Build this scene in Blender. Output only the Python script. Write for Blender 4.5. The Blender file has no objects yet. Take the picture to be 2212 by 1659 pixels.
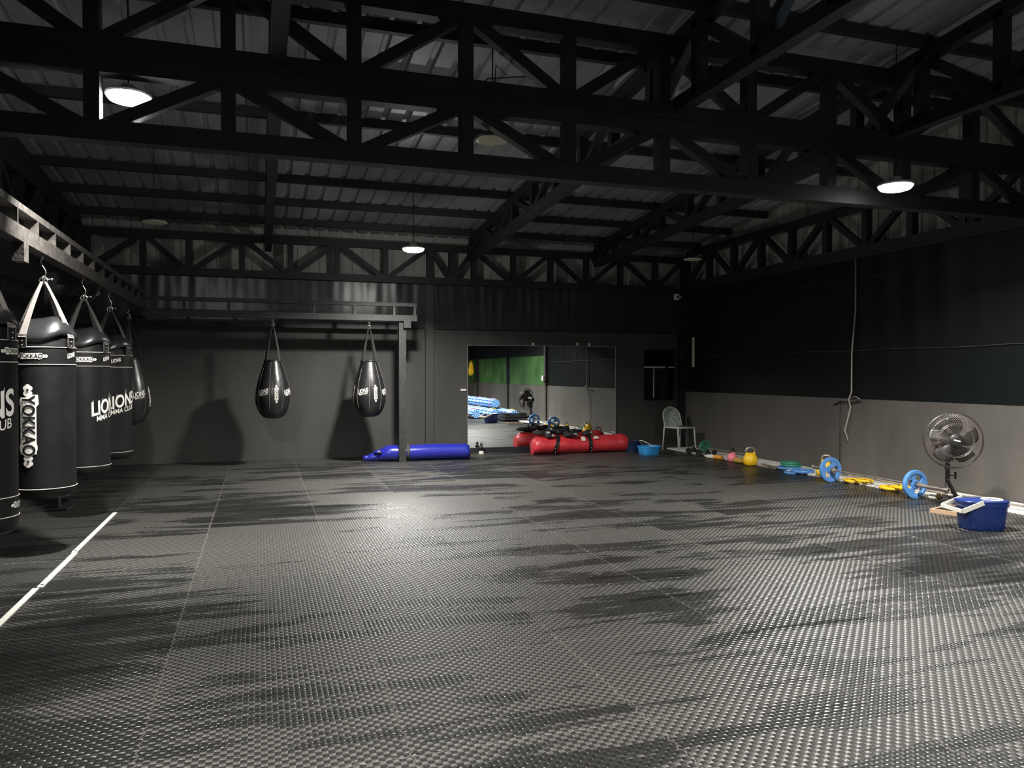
import bpy, bmesh, math, random
from mathutils import Vector, Matrix
random.seed(7)
PI = math.pi
C = bpy.context.scene.collection
SC = bpy.context.scene

# ------------------------------------------------------------------ camera
cam_d = bpy.data.cameras.new('camera'); cam = bpy.data.objects.new('camera', cam_d); C.objects.link(cam)
cam_d.sensor_width = 36; cam_d.lens = 36 * 1661 / 2212
cam.location = (0, 0, 1.5)
cam.rotation_euler = (math.radians(90 - 0.81), 0, math.radians(-18.2))
SC.camera = cam
# ------------------------------------------------------------------ world, exposure
w = bpy.data.worlds.new('world'); SC.world = w; w.use_nodes = True
w.node_tree.nodes['Background'].inputs[0].default_value = (0.25, 0.3, 0.4, 1)
w.node_tree.nodes['Background'].inputs[1].default_value = 0.05
SC.view_settings.view_transform = 'Standard'; SC.view_settings.look = 'None'
SC.view_settings.gamma = 1; SC.view_settings.use_curve_mapping = False
SC.view_settings.exposure = 0.06
LAMPS = [  # x, y, z, power, label; the last three hang behind the photographer or overhead
    (-0.93, 6.46, 3.60, 330, 'round lit lamp at left, in front of the upper left roof truss'),
    (2.12, 11.0, 3.30, 330, 'lit round lamp nearest the back wall, above the two teardrop bags'),
    (5.823, 5.90, 3.307, 330, 'lit round lamp at right, below the roof trusses'),
    (-0.6, 1.0, 4.2, 320, 'lit round lamp above the front left mats'),
    (2.6, 0.4, 4.2, 300, 'lit round lamp above the front middle mats'),
    (6.0, 1.0, 4.2, 360, 'lit round lamp above the striped rolls'),
]

# ------------------------------------------------------------------ materials
def nodes(m):
    m.use_nodes = True; nt = m.node_tree; return nt, nt.nodes['Principled BSDF']
def mat(name, col, rough=.6, metal=0, spec=.5, bump=0, bscale=20, var=0, vscale=3, emis=None, estr=0, coat=0, stretch=(1, 1, 1)):
    m = bpy.data.materials.new(name); nt, b = nodes(m)
    b.inputs['Base Color'].default_value = (*col, 1); b.inputs['Roughness'].default_value = rough
    b.inputs['Metallic'].default_value = metal; b.inputs['Specular IOR Level'].default_value = spec
    b.inputs['Coat Weight'].default_value = coat
    tc = nt.nodes.new('ShaderNodeTexCoord'); mp = nt.nodes.new('ShaderNodeMapping'); mp.inputs['Scale'].default_value = stretch
    nt.links.new(tc.outputs['Object'], mp.inputs[0])
    n = nt.nodes.new('ShaderNodeTexNoise'); n.inputs['Scale'].default_value = bscale; n.inputs['Detail'].default_value = 4
    nt.links.new(mp.outputs[0], n.inputs[0])
    if bump:
        bp = nt.nodes.new('ShaderNodeBump'); bp.inputs['Strength'].default_value = bump; bp.inputs['Distance'].default_value = .02
        nt.links.new(n.outputs[0], bp.inputs['Height']); nt.links.new(bp.outputs[0], b.inputs['Normal'])
    if var:
        n2 = nt.nodes.new('ShaderNodeTexNoise'); n2.inputs['Scale'].default_value = vscale; n2.inputs['Detail'].default_value = 5
        nt.links.new(mp.outputs[0], n2.inputs[0])
        cr = nt.nodes.new('ShaderNodeMapRange'); cr.inputs[1].default_value = .3; cr.inputs[2].default_value = .7
        cr.inputs[3].default_value = 1 - var; cr.inputs[4].default_value = 1 + var
        nt.links.new(n2.outputs[0], cr.inputs[0])
        mx = nt.nodes.new('ShaderNodeVectorMath'); mx.operation = 'SCALE'; mx.inputs[0].default_value = col
        nt.links.new(cr.outputs[0], mx.inputs['Scale']); nt.links.new(mx.outputs[0], b.inputs['Base Color'])
    if emis:
        b.inputs['Emission Color'].default_value = (*emis, 1); b.inputs['Emission Strength'].default_value = estr
    return m
class NG:
    """small helper to write node maths"""
    def __init__(s, nt): s.nt = nt
    def m(s, op, *a, clamp=False):
        n = s.nt.nodes.new('ShaderNodeMath'); n.operation = op; n.use_clamp = clamp
        for i, x in enumerate(a):
            if isinstance(x, (int, float)): n.inputs[i].default_value = x
            else: s.nt.links.new(x, n.inputs[i])
        return n.outputs[0]
    def noise(s, vec, scale, detail=4, rough=.5, dist=0):
        n = s.nt.nodes.new('ShaderNodeTexNoise'); n.inputs['Scale'].default_value = scale; n.inputs['Detail'].default_value = detail
        n.inputs['Roughness'].default_value = rough; n.inputs['Distortion'].default_value = dist
        s.nt.links.new(vec, n.inputs[0]); return n.outputs[0]
    def mapv(s, vec, sc=(1, 1, 1), loc=(0, 0, 0), rot=(0, 0, 0)):
        n = s.nt.nodes.new('ShaderNodeMapping'); n.inputs['Scale'].default_value = sc; n.inputs['Location'].default_value = loc
        n.inputs['Rotation'].default_value = rot; s.nt.links.new(vec, n.inputs[0]); return n.outputs[0]
    def rng(s, v, a, b, c=0, d=1):
        n = s.nt.nodes.new('ShaderNodeMapRange'); n.interpolation_type = 'SMOOTHSTEP'
        for i, x in enumerate((a, b, c, d)): n.inputs[i + 1].default_value = x
        s.nt.links.new(v, n.inputs[0]); return n.outputs[0]
    def mix(s, f, a, b):
        n = s.nt.nodes.new('ShaderNodeMix'); n.data_type = 'RGBA'
        for i, x in ((0, f), (6, a), (7, b)):
            if isinstance(x, tuple): n.inputs[i].default_value = (*x, 1)
            elif isinstance(x, (int, float)): n.inputs[i].default_value = x
            else: s.nt.links.new(x, n.inputs[i])
        return n.outputs[2]

def floor_mat():
    m = bpy.data.materials.new('rubber_mat_weave'); nt, b = nodes(m); g = NG(nt)
    tc = nt.nodes.new('ShaderNodeTexCoord').outputs['Object']
    sp = nt.nodes.new('ShaderNodeSeparateXYZ'); nt.links.new(tc, sp.inputs[0]); X, Y = sp.outputs[0], sp.outputs[1]
    cell = 0.0255
    u = g.m('DIVIDE', X, cell); v = g.m('DIVIDE', Y, cell)
    fu = g.m('FRACT', u); fv = g.m('FRACT', v)
    par = g.m('MODULO', g.m('ADD', g.m('ADD', g.m('FLOOR', u), g.m('FLOOR', v)), 4000), 2)   # basket weave parity
    pu = g.m('SINE', g.m('MULTIPLY', fu, PI)); pv = g.m('SINE', g.m('MULTIPLY', fv, PI))
    a = g.m('MULTIPLY', g.m('POWER', pu, .35), g.m('POWER', pv, .9)); c = g.m('MULTIPLY', g.m('POWER', pv, .35), g.m('POWER', pu, .9))
    hgt = g.m('ADD', g.m('MULTIPLY', a, g.m('SUBTRACT', 1.0, par)), g.m('MULTIPLY', g.m('MULTIPLY', c, .55), par))
    # tiles 1 m, interlocking teeth along the seams
    def seam(P, Q, off):
        w_ = g.m('MULTIPLY', g.m('PINGPONG', Q, .035), .45)
        d = g.m('ABSOLUTE', g.m('SUBTRACT', g.m('FRACT', g.m('ADD', g.m('ADD', P, off), w_)), .5))
        return g.rng(d, .4945, .498, 0, 1)
    s = g.m('MAXIMUM', seam(g.m('MULTIPLY', X, .9737), Y, .442), seam(Y, X, .03))
    # paler and darker streaks in the colour: long ragged strokes running across the hall
    v1 = g.mapv(tc, (.60, 3.2, 1), rot=(0, 0, .10)); v2 = g.mapv(tc, (1.5, 15, 1), rot=(0, 0, .12)); v3 = g.mapv(tc, (.42, .42, 1), (3.1, 1.7, 0))
    n1 = g.noise(v1, 1.0, 6, .62, .6); n2 = g.noise(v2, 1.0, 4, .6, .3); n3 = g.noise(v3, 1.0, 2)
    # every tile shifts the streaks a little
    tv = nt.nodes.new('ShaderNodeCombineXYZ'); nt.links.new(g.m('FLOOR', g.m('ADD', g.m('MULTIPLY', X, .9737), .442)), tv.inputs[0]); nt.links.new(g.m('FLOOR', g.m('ADD', Y, .03)), tv.inputs[1])
    wn = nt.nodes.new('ShaderNodeTexWhiteNoise'); nt.links.new(tv.outputs[0], wn.inputs[0])
    tsum = g.m('ADD', g.m('ADD', g.m('MULTIPLY', n1, .72), g.m('MULTIPLY', n2, .30)), g.m('ADD', g.m('MULTIPLY', n3, .50), g.m('MULTIPLY', wn.outputs[0], .07)))
    pale_mask = g.rng(tsum, .765, .805)
    dark_mask = g.rng(tsum, .665, .70, 1, 0)
    # beyond the white strip the mats are plainer, with weaker pale streaks
    plain = g.m('LESS_THAN', X, -1.46)
    pale_mask = g.m('MULTIPLY', pale_mask, g.m('SUBTRACT', 1.0, g.m('MULTIPLY', plain, .5)))
    base = g.mix(pale_mask, (.020, .020, .0195), (.070, .068, .060))
    base = g.mix(dark_mask, base, (.014, .014, .013))
    dk = g.mix(g.m('MULTIPLY', par, .85), base, (.008, .008, .008))
    dk = g.mix(g.m('MULTIPLY', s, .7), dk, (.11, .105, .092))
    nt.links.new(dk, b.inputs['Base Color'])
    r = g.m('ADD', g.m('ADD', .26, g.m('MULTIPLY', pale_mask, .14)), g.m('MULTIPLY', par, .16))
    nt.links.new(r, b.inputs['Roughness'])
    nt.links.new(g.m('MULTIPLY', g.m('SUBTRACT', 1.0, g.m('MULTIPLY', dark_mask, .84)), g.m('SUBTRACT', 1.0, g.m('MULTIPLY', par, .85))), b.inputs['Specular IOR Level'])
    bp = nt.nodes.new('ShaderNodeBump'); bp.inputs['Distance'].default_value = .0055
    nt.links.new(g.m('SUBTRACT', .62, g.m('MULTIPLY', dark_mask, .3)), bp.inputs['Strength'])
    nt.links.new(g.m('SUBTRACT', hgt, g.m('MULTIPLY', s, .8)), bp.inputs['Height']); nt.links.new(bp.outputs[0], b.inputs['Normal'])
    return m
M_floor = floor_mat()

def wall_mat(name, col, rough, spots):
    m = bpy.data.materials.new(name); nt, b = nodes(m); g = NG(nt)
    tc = nt.nodes.new('ShaderNodeTexCoord').outputs['Object']
    n1 = g.noise(g.mapv(tc, (1, 1, .35)), 1.3, 6, .6); n2 = g.noise(g.mapv(tc, (3, 3, 1.2)), 5, 5, .7); n3 = g.noise(g.mapv(tc, (1, 1, .5)), 60, 3)
    c = g.mix(g.rng(n1, .35, .7), tuple(x * .82 for x in col), tuple(x * 1.15 for x in col))
    c = g.mix(g.m('MULTIPLY', g.rng(n2, .70, .80), spots), c, (.30, .28, .25))
    nt.links.new(c, b.inputs['Base Color']); b.inputs['Roughness'].default_value = rough
    bp = nt.nodes.new('ShaderNodeBump'); bp.inputs['Strength'].default_value = .25; bp.inputs['Distance'].default_value = .006
    nt.links.new(g.m('ADD', n3, g.m('MULTIPLY', n1, 2)), bp.inputs['Height']); nt.links.new(bp.outputs[0], b.inputs['Normal'])
    return m
M_wall = wall_mat('dark_grey_painted_board', (.047, .046, .042), .6, .1)
M_conc = wall_mat('grey_painted_concrete', (.086, .079, .070), .5, .45)
M_tarp = mat('black_tarpaulin', (.010, .011, .014), .38, bump=.4, bscale=3, stretch=(1, 1, .3))
M_tarpb = mat('black_wrinkled_tarpaulin', (.026, .026, .028), .30, spec=.7)
M_green = mat('green_shade_tarpaulin', (.038, .098, .028), .5, var=.45, vscale=1.2)
M_gdk = mat('dark_green_tarpaulin', (.0042, .0062, .0060), .42, spec=.22)
M_steel = mat('black_painted_steel', (.009, .010, .013), .55, var=.3, vscale=4)
M_purl = mat('dark_grey_purlin_steel', (.014, .014, .018), .6)
M_rigd = mat('dark_rig_steel', (.022, .022, .022), .5, bump=.1, bscale=40, var=.3, vscale=14)
M_rig = mat('grey_scuffed_rig_steel', (.056, .051, .046), .5, metal=.2, bump=.2, bscale=40, var=.45, vscale=14)
M_sheet = mat('galvanised_roof_sheet', (.30, .30, .31), .5, metal=.4, var=.25, vscale=1.2, stretch=(1, .4, 1))
M_side = mat('grey_siding_sheet', (.42, .42, .39), .6, var=.15, vscale=2)
M_lens = mat('lit_lamp_lens', (1, 1, 1), .4, emis=(1, .98, .93), estr=14)
M_lensoff = mat('unlit_cream_lens', (.50, .48, .36), .5, emis=(.5, .48, .36), estr=0)
M_house = mat('lamp_housing', (.55, .55, .52), .4, metal=.3)
M_leather = mat('black_synthetic_leather', (.012, .012, .013), .34, bump=.18, bscale=7, coat=.05)
M_canvas = mat('black_worn_bag_skin', (.0055, .0055, .006), .55, spec=.24, bump=.15, bscale=6, var=.4, vscale=5)
M_strap = mat('grey_webbing', (.20, .18, .165), .75, bump=.4, bscale=300)
M_strapd = mat('dark_webbing', (.030, .029, .028), .7)
M_piping = mat('white_piping', (.50, .46, .42), .6)
M_white = mat('white_print', (.80, .77, .71), .6)
M_print = mat('black_print', (.008, .008, .009), .5)
M_chrome = mat('bright_steel', (.60, .58, .55), .25, metal=1)
M_bar = mat('worn_steel_bar', (.42, .37, .32), .35, metal=.8)
M_black = mat('black_plastic', (.012, .012, .012), .4)
M_blackm = mat('black_fabric', (.010, .011, .010), .75)
M_board = mat('white_painted_board', (.62, .60, .55), .6, var=.12, vscale=6)
M_bluevinyl = mat('blue_vinyl', (.014, .018, .23), .26, bump=.25, bscale=5)
M_redvinyl = mat('red_vinyl', (.50, .030, .040), .42, bump=.5, bscale=6, var=.12, vscale=5)
M_blueplate = mat('blue_rubber_plate', (.07, .20, .46), .45)
M_greenplate = mat('green_rubber_plate', (.02, .17, .11), .45)
M_yellow = mat('yellow_vinyl', (.78, .48, .012), .45)
M_pink = mat('pink_vinyl', (.75, .20, .25), .45)
M_bucket = mat('deep_blue_plastic', (.008, .024, .125), .32)
M_sky = mat('light_blue_plastic', (.03, .26, .60), .4)
M_navy = mat('navy_plastic', (.01, .02, .06), .4)
M_chair = mat('pale_grey_green_plastic', (.50, .56, .50), .5)
M_cable = mat('old_white_cable', (.34, .31, .27), .7)
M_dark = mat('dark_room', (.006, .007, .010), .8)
M_wood = mat('tan_wood_edge', (.33, .22, .14), .6)
M_tube = mat('yellowed_tube_cover', (.52, .49, .36), .5)
M_cream = mat('cream_plastic', (.66, .63, .55), .5)

def stripe_mat():
    m = bpy.data.materials.new('blue_white_striped_tarp'); nt, b = nodes(m); g = NG(nt)
    tc = nt.nodes.new('ShaderNodeTexCoord').outputs['Object']
    sp = nt.nodes.new('ShaderNodeSeparateXYZ'); nt.links.new(tc, sp.inputs[0])
    ang = g.m('ARCTAN2', sp.outputs[2], sp.outputs[0])
    st = g.m('GREATER_THAN', g.m('FRACT', g.m('MULTIPLY', ang, 1.6)), .5)
    st2 = g.m('GREATER_THAN', g.m('FRACT', g.m('MULTIPLY', sp.outputs[1], 2.2)), .88)
    c = g.mix(st, (.02, .12, .50), (.35, .60, .75)); c = g.mix(g.m('MULTIPLY', st2, .8), c, (.65, .68, .60))
    nt.links.new(c, b.inputs['Base Color']); b.inputs['Roughness'].default_value = .5
    return m
M_stripe = stripe_mat()
M_mirror = bpy.data.materials.new('mirror_glass'); _nt, _b = nodes(M_mirror)
_b.inputs['Base Color'].default_value = (.93, .96, .94, 1); _b.inputs['Metallic'].default_value = 1; _b.inputs['Roughness'].default_value = .004

# ------------------------------------------------------------------ object helpers
def tagd(o, label=None, cat=None, group=None, kind=None):
    if label: o['label'] = label
    if cat: o['category'] = cat
    if group: o['group'] = group
    if kind: o['kind'] = kind
    return o
def obj(name, bm, m, parent=None, smooth=False, autos=None):
    me = bpy.data.meshes.new(name); bmesh.ops.recalc_face_normals(bm, faces=bm.faces[:]); bm.to_mesh(me); bm.free()
    for k in (m if isinstance(m, (list, tuple)) else [m]): me.materials.append(k)
    if smooth:
        me.polygons.foreach_set('use_smooth', [True] * len(me.polygons))
        if autos:
            me.set_sharp_from_angle(angle=math.radians(autos))
    o = bpy.data.objects.new(name, me); C.objects.link(o)
    if parent: o.parent = parent
    return o
def thing(name, label, cat, loc=(0, 0, 0), rz=0, group=None, kind=None):
    o = bpy.data.objects.new(name, None); C.objects.link(o); o.empty_display_size = .1
    o.location = loc; o.rotation_euler = (0, 0, rz)
    return tagd(o, label, cat, group, kind)
def struct(name, bm, m, **k): return tagd(obj(name, bm, m, **k), kind='structure')
def dup(root, loc, rz, label, group=None):
    r = root.copy(); C.objects.link(r); r.location = loc; r.rotation_euler = (root.rotation_euler[0], root.rotation_euler[1], rz)
    r['label'] = label
    if group: r['group'] = group
    def rec(src, dst):
        for ch in src.children:
            c = ch.copy(); C.objects.link(c); c.parent = dst; rec(ch, c)
    rec(root, r); return r
B = bmesh.new
def xf(vs, M):
    for v in vs: v.co = M @ v.co
def box(bm, x0, x1, y0, y1, z0, z1, M=None):
    vs = [bm.verts.new((x, y, z)) for x in (x0, x1) for y in (y0, y1) for z in (z0, z1)]
    for f in ((0, 1, 3, 2), (4, 6, 7, 5), (0, 4, 5, 1), (2, 3, 7, 6), (0, 2, 6, 4), (1, 5, 7, 3)): bm.faces.new([vs[i] for i in f])
    if M: xf(vs, M)
    return vs
def bevbox(bm, x0, x1, y0, y1, z0, z1, r, M=None, seg=2):
    b2 = B(); box(b2, x0, x1, y0, y1, z0, z1)
    bmesh.ops.bevel(b2, geom=b2.edges[:], offset=r, segments=seg, profile=.5, affect='EDGES')
    if M: xf(b2.verts, M)
    me = bpy.data.meshes.new('t'); b2.to_mesh(me); b2.free(); bm.from_mesh(me); bpy.data.meshes.remove(me)
def bar(bm, p, q, w_, h_, up=(0, 0, 1)):
    """rectangular bar from p to q: w_ across, h_ along up"""
    p, q = Vector(p), Vector(q); d = (q - p); L = d.length; d.normalize(); u = Vector(up)
    s = d.cross(u)
    if s.length < 1e-4: s = d.cross(Vector((0, 1, 0)))
    s.normalize(); t = s.cross(d).normalized()
    vs = []
    for a in (p, q):
        for i, j in ((-1, -1), (1, -1), (1, 1), (-1, 1)): vs.append(bm.verts.new(a + s * (i * w_ / 2) + t * (j * h_ / 2)))
    for f in ((0, 3, 2, 1), (4, 5, 6, 7), (0, 1, 5, 4), (1, 2, 6, 5), (2, 3, 7, 6), (3, 0, 4, 7)): bm.faces.new([vs[k] for k in f])
def tube(bm, pts, r, n=8, caps=True):
    pts = [Vector(p) for p in pts]; rs = r if isinstance(r, (list, tuple)) else [r] * len(pts); rings = []
    prev = None
    for i, p in enumerate(pts):
        d = (pts[min(i + 1, len(pts) - 1)] - pts[max(i - 1, 0)]).normalized()
        if prev is None: a = d.orthogonal().normalized()
        else: a = (prev - d * prev.dot(d)).normalized()
        prev = a; b_ = d.cross(a)
        rings.append([bm.verts.new(p + (a * math.cos(2 * PI * k / n) + b_ * math.sin(2 * PI * k / n)) * rs[i]) for k in range(n)])
    for A, D in zip(rings, rings[1:]):
        for k in range(n): bm.faces.new((A[k], A[(k + 1) % n], D[(k + 1) % n], D[k]))
    if caps: bm.faces.new(rings[0][::-1]); bm.faces.new(rings[-1])
def loop(bm, pts, r, n=6):
    """closed tube"""
    pts = [Vector(p) for p in pts]; N = len(pts); rings = []
    c = sum(pts, Vector()) / N
    nrm = (pts[0] - c).cross(pts[N // 4] - c).normalized()
    for i, p in enumerate(pts):
        d = (pts[(i + 1) % N] - pts[i - 1]).normalized(); b_ = d.cross(nrm).normalized(); a = b_.cross(d)
        rings.append([bm.verts.new(p + (a * math.cos(2 * PI * k / n) + b_ * math.sin(2 * PI * k / n)) * r) for k in range(n)])
    for i in range(N):
        A, D = rings[i], rings[(i + 1) % N]
        for k in range(n): bm.faces.new((A[k], A[(k + 1) % n], D[(k + 1) % n], D[k]))
def ring(bm, R, r, z=0, N=40, n=6, M=None, el=1.0):
    b0 = len(bm.verts); loop(bm, [(R * math.cos(2 * PI * i / N), R * el * math.sin(2 * PI * i / N), z) for i in range(N)], r, n)
    if M: bm.verts.ensure_lookup_table(); xf(bm.verts[b0:], M)
def lathe(bm, prof, n=32, M=None, fn=None, close=True, el=1.0):
    """prof: list of (r, z) around z. fn(theta, r, z) -> r"""
    b0 = len(bm.verts); rings = []
    for r, z in prof:
        if r < 1e-6: rings.append([bm.verts.new((0, 0, z))])
        else:
            row = []
            for k in range(n):
                t = 2 * PI * k / n; rr = fn(t, r, z) if fn else r; row.append(bm.verts.new((rr * math.cos(t), rr * el * math.sin(t), z)))
            rings.append(row)
    for A, D in zip(rings, rings[1:]):
        for k in range(n):
            k2 = (k + 1) % n
            if len(A) == 1 and len(D) > 1: bm.faces.new((A[0], D[k], D[k2]))
            elif len(D) == 1 and len(A) > 1: bm.faces.new((A[k], A[k2], D[0]))
            elif len(A) > 1: bm.faces.new((A[k], A[k2], D[k2], D[k]))
    if M: bm.verts.ensure_lookup_table(); xf(bm.verts[b0:], M)
def cyl(bm, p, q, r, n=16): tube(bm, [p, q], r, n)
def sphere(bm, c, r, sc=(1, 1, 1), M=None):
    mm = Matrix.Translation(c) @ Matrix.Diagonal((*sc, 1))
    bmesh.ops.create_uvsphere(bm, u_segments=16, v_segments=10, radius=r, matrix=(M @ mm) if M else mm)
T = Matrix.Translation
def RX(a): return Matrix.Rotation(a, 4, 'X')
def RY(a): return Matrix.Rotation(a, 4, 'Y')
def RZ(a): return Matrix.Rotation(a, 4, 'Z')

def text_bm(bm, body, size, off, mapfn, lift, shear=0, rot=0, sx=1.0, dx=0, dy=0, cuts=1, spacing=1.0):
    cu = bpy.data.curves.new('lettering', 'FONT'); cu.body = body; cu.size = size; cu.offset = off; cu.shear = shear
    cu.align_x = 'CENTER'; cu.align_y = 'CENTER'; cu.resolution_u = 6; cu.space_character = spacing
    o = bpy.data.objects.new('lettering', cu); C.objects.link(o)
    bpy.context.view_layer.update()
    me = bpy.data.meshes.new_from_object(o.evaluated_get(bpy.context.evaluated_depsgraph_get()))
    bpy.data.objects.remove(o); bpy.data.curves.remove(cu)
    b2 = B(); b2.from_mesh(me); bpy.data.meshes.remove(me)
    bmesh.ops.subdivide_edges(b2, edges=[e for e in b2.edges if e.calc_length() > size * .12], cuts=cuts, use_grid_fill=False)
    bmesh.ops.triangulate(b2, faces=b2.faces[:])
    cr, sr = math.cos(rot), math.sin(rot)
    for v in b2.verts:
        x, y = v.co.x * sx + dx, v.co.y + dy
        v.co = mapfn(x * cr - y * sr, x * sr + y * cr, lift)
    me = bpy.data.meshes.new('t'); b2.to_mesh(me); b2.free(); bm.from_mesh(me); bpy.data.meshes.remove(me)
def poly_bm(bm, pts, mapfn, lift):
    b2 = B(); c = b2.verts.new((sum(p[0] for p in pts) / len(pts), sum(p[1] for p in pts) / len(pts), 0))
    vs = [b2.verts.new((*p, 0)) for p in pts]
    for i in range(len(vs)): b2.faces.new((c, vs[i], vs[(i + 1) % len(vs)]))
    bmesh.ops.subdivide_edges(b2, edges=b2.edges[:], cuts=2, use_grid_fill=True)
    for v in b2.verts: v.co = mapfn(v.co.x, v.co.y, lift)
    me = bpy.data.meshes.new('t'); b2.to_mesh(me); b2.free(); bm.from_mesh(me); bpy.data.meshes.remove(me)
def star(cx, cy, r, ri=.42, n=5, ph=PI / 2):
    return [(cx + (r if i % 2 == 0 else r * ri) * math.cos(ph + PI * i / n), cy + (r if i % 2 == 0 else r * ri) * math.sin(ph + PI * i / n)) for i in range(2 * n)]
def circ(cx, cy, r, n=14): return [(cx + r * math.cos(2 * PI * i / n), cy + r * math.sin(2 * PI * i / n)) for i in range(n)]

def logo_badge(parent, mapfn, L, rot=0, name='name_badge'):
    """white outlined word badge with a little star at each end; L = overall length"""
    s = L / 4.6
    R = lambda x, y: (x * math.cos(rot) - y * math.sin(rot), x * math.sin(rot) + y * math.cos(rot))
    rm = lambda x, y, l: mapfn(*R(x, y), l)
    bm = B(); H = .47 * s
    for i in range(8): x0 = (-1.70 + 3.4 * i / 8) * s; x1 = (-1.70 + 3.4 * (i + 1) / 8) * s; poly_bm(bm, [(x0, -H), (x1, -H), (x1, H), (x0, H)], rm, .0016)
    poly_bm(bm, [(-1.86 * s, .56 * s), (-1.30 * s, .60 * s), (-1.05 * s, .40 * s), (-1.2 * s, -.5 * s), (-1.6 * s, -.52 * s), (-1.86 * s, .30 * s)], rm, .0022)
    poly_bm(bm, circ(1.30 * s, 0, .53 * s, 24), rm, .0022)
    for sg in (-1, 1):
        for dx, dy in ((0, 0), (.17, .13), (.17, -.13), (-.14, .12), (-.14, -.12), (.27, 0), (-.2, 0)):
            poly_bm(bm, circ(sg * (2.08 + dx) * s, dy * s, .155 * s, 10), rm, .0018)
    w_ = obj(name, bm, M_white, parent)
    bm = B(); text_bm(bm, 'YOKKAO', s * 1.02, s * .022, rm, .0042, sx=.84)
    for sg in (-1, 1): poly_bm(bm, star(sg * 2.14 * s, 0, .13 * s), rm, .0042)
    obj('badge_lettering', bm, M_print, w_)
    return w_
def logo_brush(parent, mapfn, L, name='club_lettering', rot=.22, small=True):
    bm = B(); s = L / 2.9
    text_bm(bm, 'LIONS', s * 1.45, s * .035, mapfn, .0022, shear=.30, rot=rot, sx=.70, dy=.26 * s)
    for x, h in ((-1.18, 1.05), (.42, 1.25), (.98, 1.0), (-.42, 1.0)):     # spiky brush tails above the letters
        cr, sr = math.cos(rot), math.sin(rot)
        pts = [(x * s, .62 * s), (x * s + .09 * s, .62 * s), (x * s + .20 * s, h * s)]
        poly_bm(bm, [(a * cr - b * sr, a * sr + b * cr) for a, b in pts], mapfn, .0026)
    if small:
        text_bm(bm, 'MMA CLUB', s * .56, s * .004, mapfn, .0022, shear=.30, rot=rot, dy=-.50 * s, sx=.82)
    return obj(name, bm, M_white, parent)

# ------------------------------------------------------------------ the room
XL, XR, YB, YF = -2.75, 8.25, 13.9, -7.0
def zroof(y): return 4.05 + .09 * (13.9 - y)
bm = B(); box(bm, XL - .2, XR + .2, YF, YB + .25, -.12, 0); struct('floor', bm, M_floor)
# roof sheets: trapezoid ribs running down the slope
bm = B(); prof = []; x = XL - .3
while x < XR + .4:
    prof += [(x, 0), (x + .165, 0), (x + .185, .032), (x + .23, .032)]; x += .25
ys = [YF, -2, 2, 6, 10, 14.3]; rows = []
for y in ys:
    rows.append([bm.verts.new((px_, y, zroof(y) + dz)) for px_, dz in prof])
for A, D in zip(rows, rows[1:]):
    for k in range(len(prof) - 1): bm.faces.new((A[k], A[k + 1], D[k + 1], D[k]))
roof = struct('ceiling', bm, M_sheet)
sm = roof.modifiers.new('thick', 'SOLIDIFY'); sm.thickness = .004; sm.offset = 1
# back wall with the window opening, tarpaulin band and siding above
WX0, WX1, WZ0, WZ1 = 7.37, 8.10, .94, 1.98
bm = B()
box(bm, XL, WX0, YB, YB + .12, 0, 2.30); box(bm, WX1, XR + .1, YB, YB + .12, 0, 2.30)
box(bm, WX0, WX1, YB, YB + .12, 0, WZ0); box(bm, WX0, WX1, YB, YB + .12, WZ1, 2.30)
struct('wall_back', bm, M_wall)
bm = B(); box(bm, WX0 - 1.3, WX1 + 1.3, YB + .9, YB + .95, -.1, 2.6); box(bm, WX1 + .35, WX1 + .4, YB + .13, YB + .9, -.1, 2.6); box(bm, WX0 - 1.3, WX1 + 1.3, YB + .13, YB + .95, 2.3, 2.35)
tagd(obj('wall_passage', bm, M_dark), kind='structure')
def pleat(bm, p0, p1, z0, z1, nx, nz, amp, seed, droop=0, side=1, fr0=6, fr1=30):
    """wrinkled sheet between two plan points; folds fan out from its eyelets"""
    rnd = random.Random(seed); p0, p1 = Vector((*p0, 0)), Vector((*p1, 0)); d = p1 - p0; L = d.length; n_ = Vector((-d.y, d.x, 0)).normalized() * side
    fr = [(rnd.uniform(fr0, fr1), rnd.uniform(0, 6.3), rnd.uniform(.2, 1), rnd.uniform(-1.2, 1.2)) for _ in range(7)]
    g_ = [[None] * (nz + 1) for _ in range(nx + 1)]
    for i in range(nx + 1):
        u = i / nx
        for j in range(nz + 1):
            v = j / nz
            a = sum(A * math.sin(f_ * u * L * .5 + ph + sk * (v - 1) * 3) for f_, ph, A, sk in fr) / 4
            env = .25 + .75 * v ** 1.3
            mod = .4 + .6 * (.5 + .5 * math.sin(u * L * 1.3 + seed))
            g_[i][j] = bm.verts.new(p0 + d * u + n_ * (amp * a * env * mod + amp) + Vector((0, 0, z0 + (z1 - z0) * v - droop * math.sin(PI * u) * v)))
    for i in range(nx):
        for j in range(nz): bm.faces.new((g_[i][j], g_[i + 1][j], g_[i + 1][j + 1], g_[i][j + 1]))
bm = B(); pleat(bm, (XR, YB), (3.06, YB), 2.31, 3.12, 440, 14, .013, 3, fr0=16, fr1=95); pleat(bm, (2.9, YB), (XL, YB), 2.31, 3.12, 440, 14, .014, 8, fr0=16, fr1=95)
t = obj('tarpaulin_band', bm, M_tarpb, smooth=True); t.location = (0, -.005, 0)
tagd(t, 'black wrinkled tarpaulin band hung along the back wall under its roof truss', 'tarpaulin')
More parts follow.
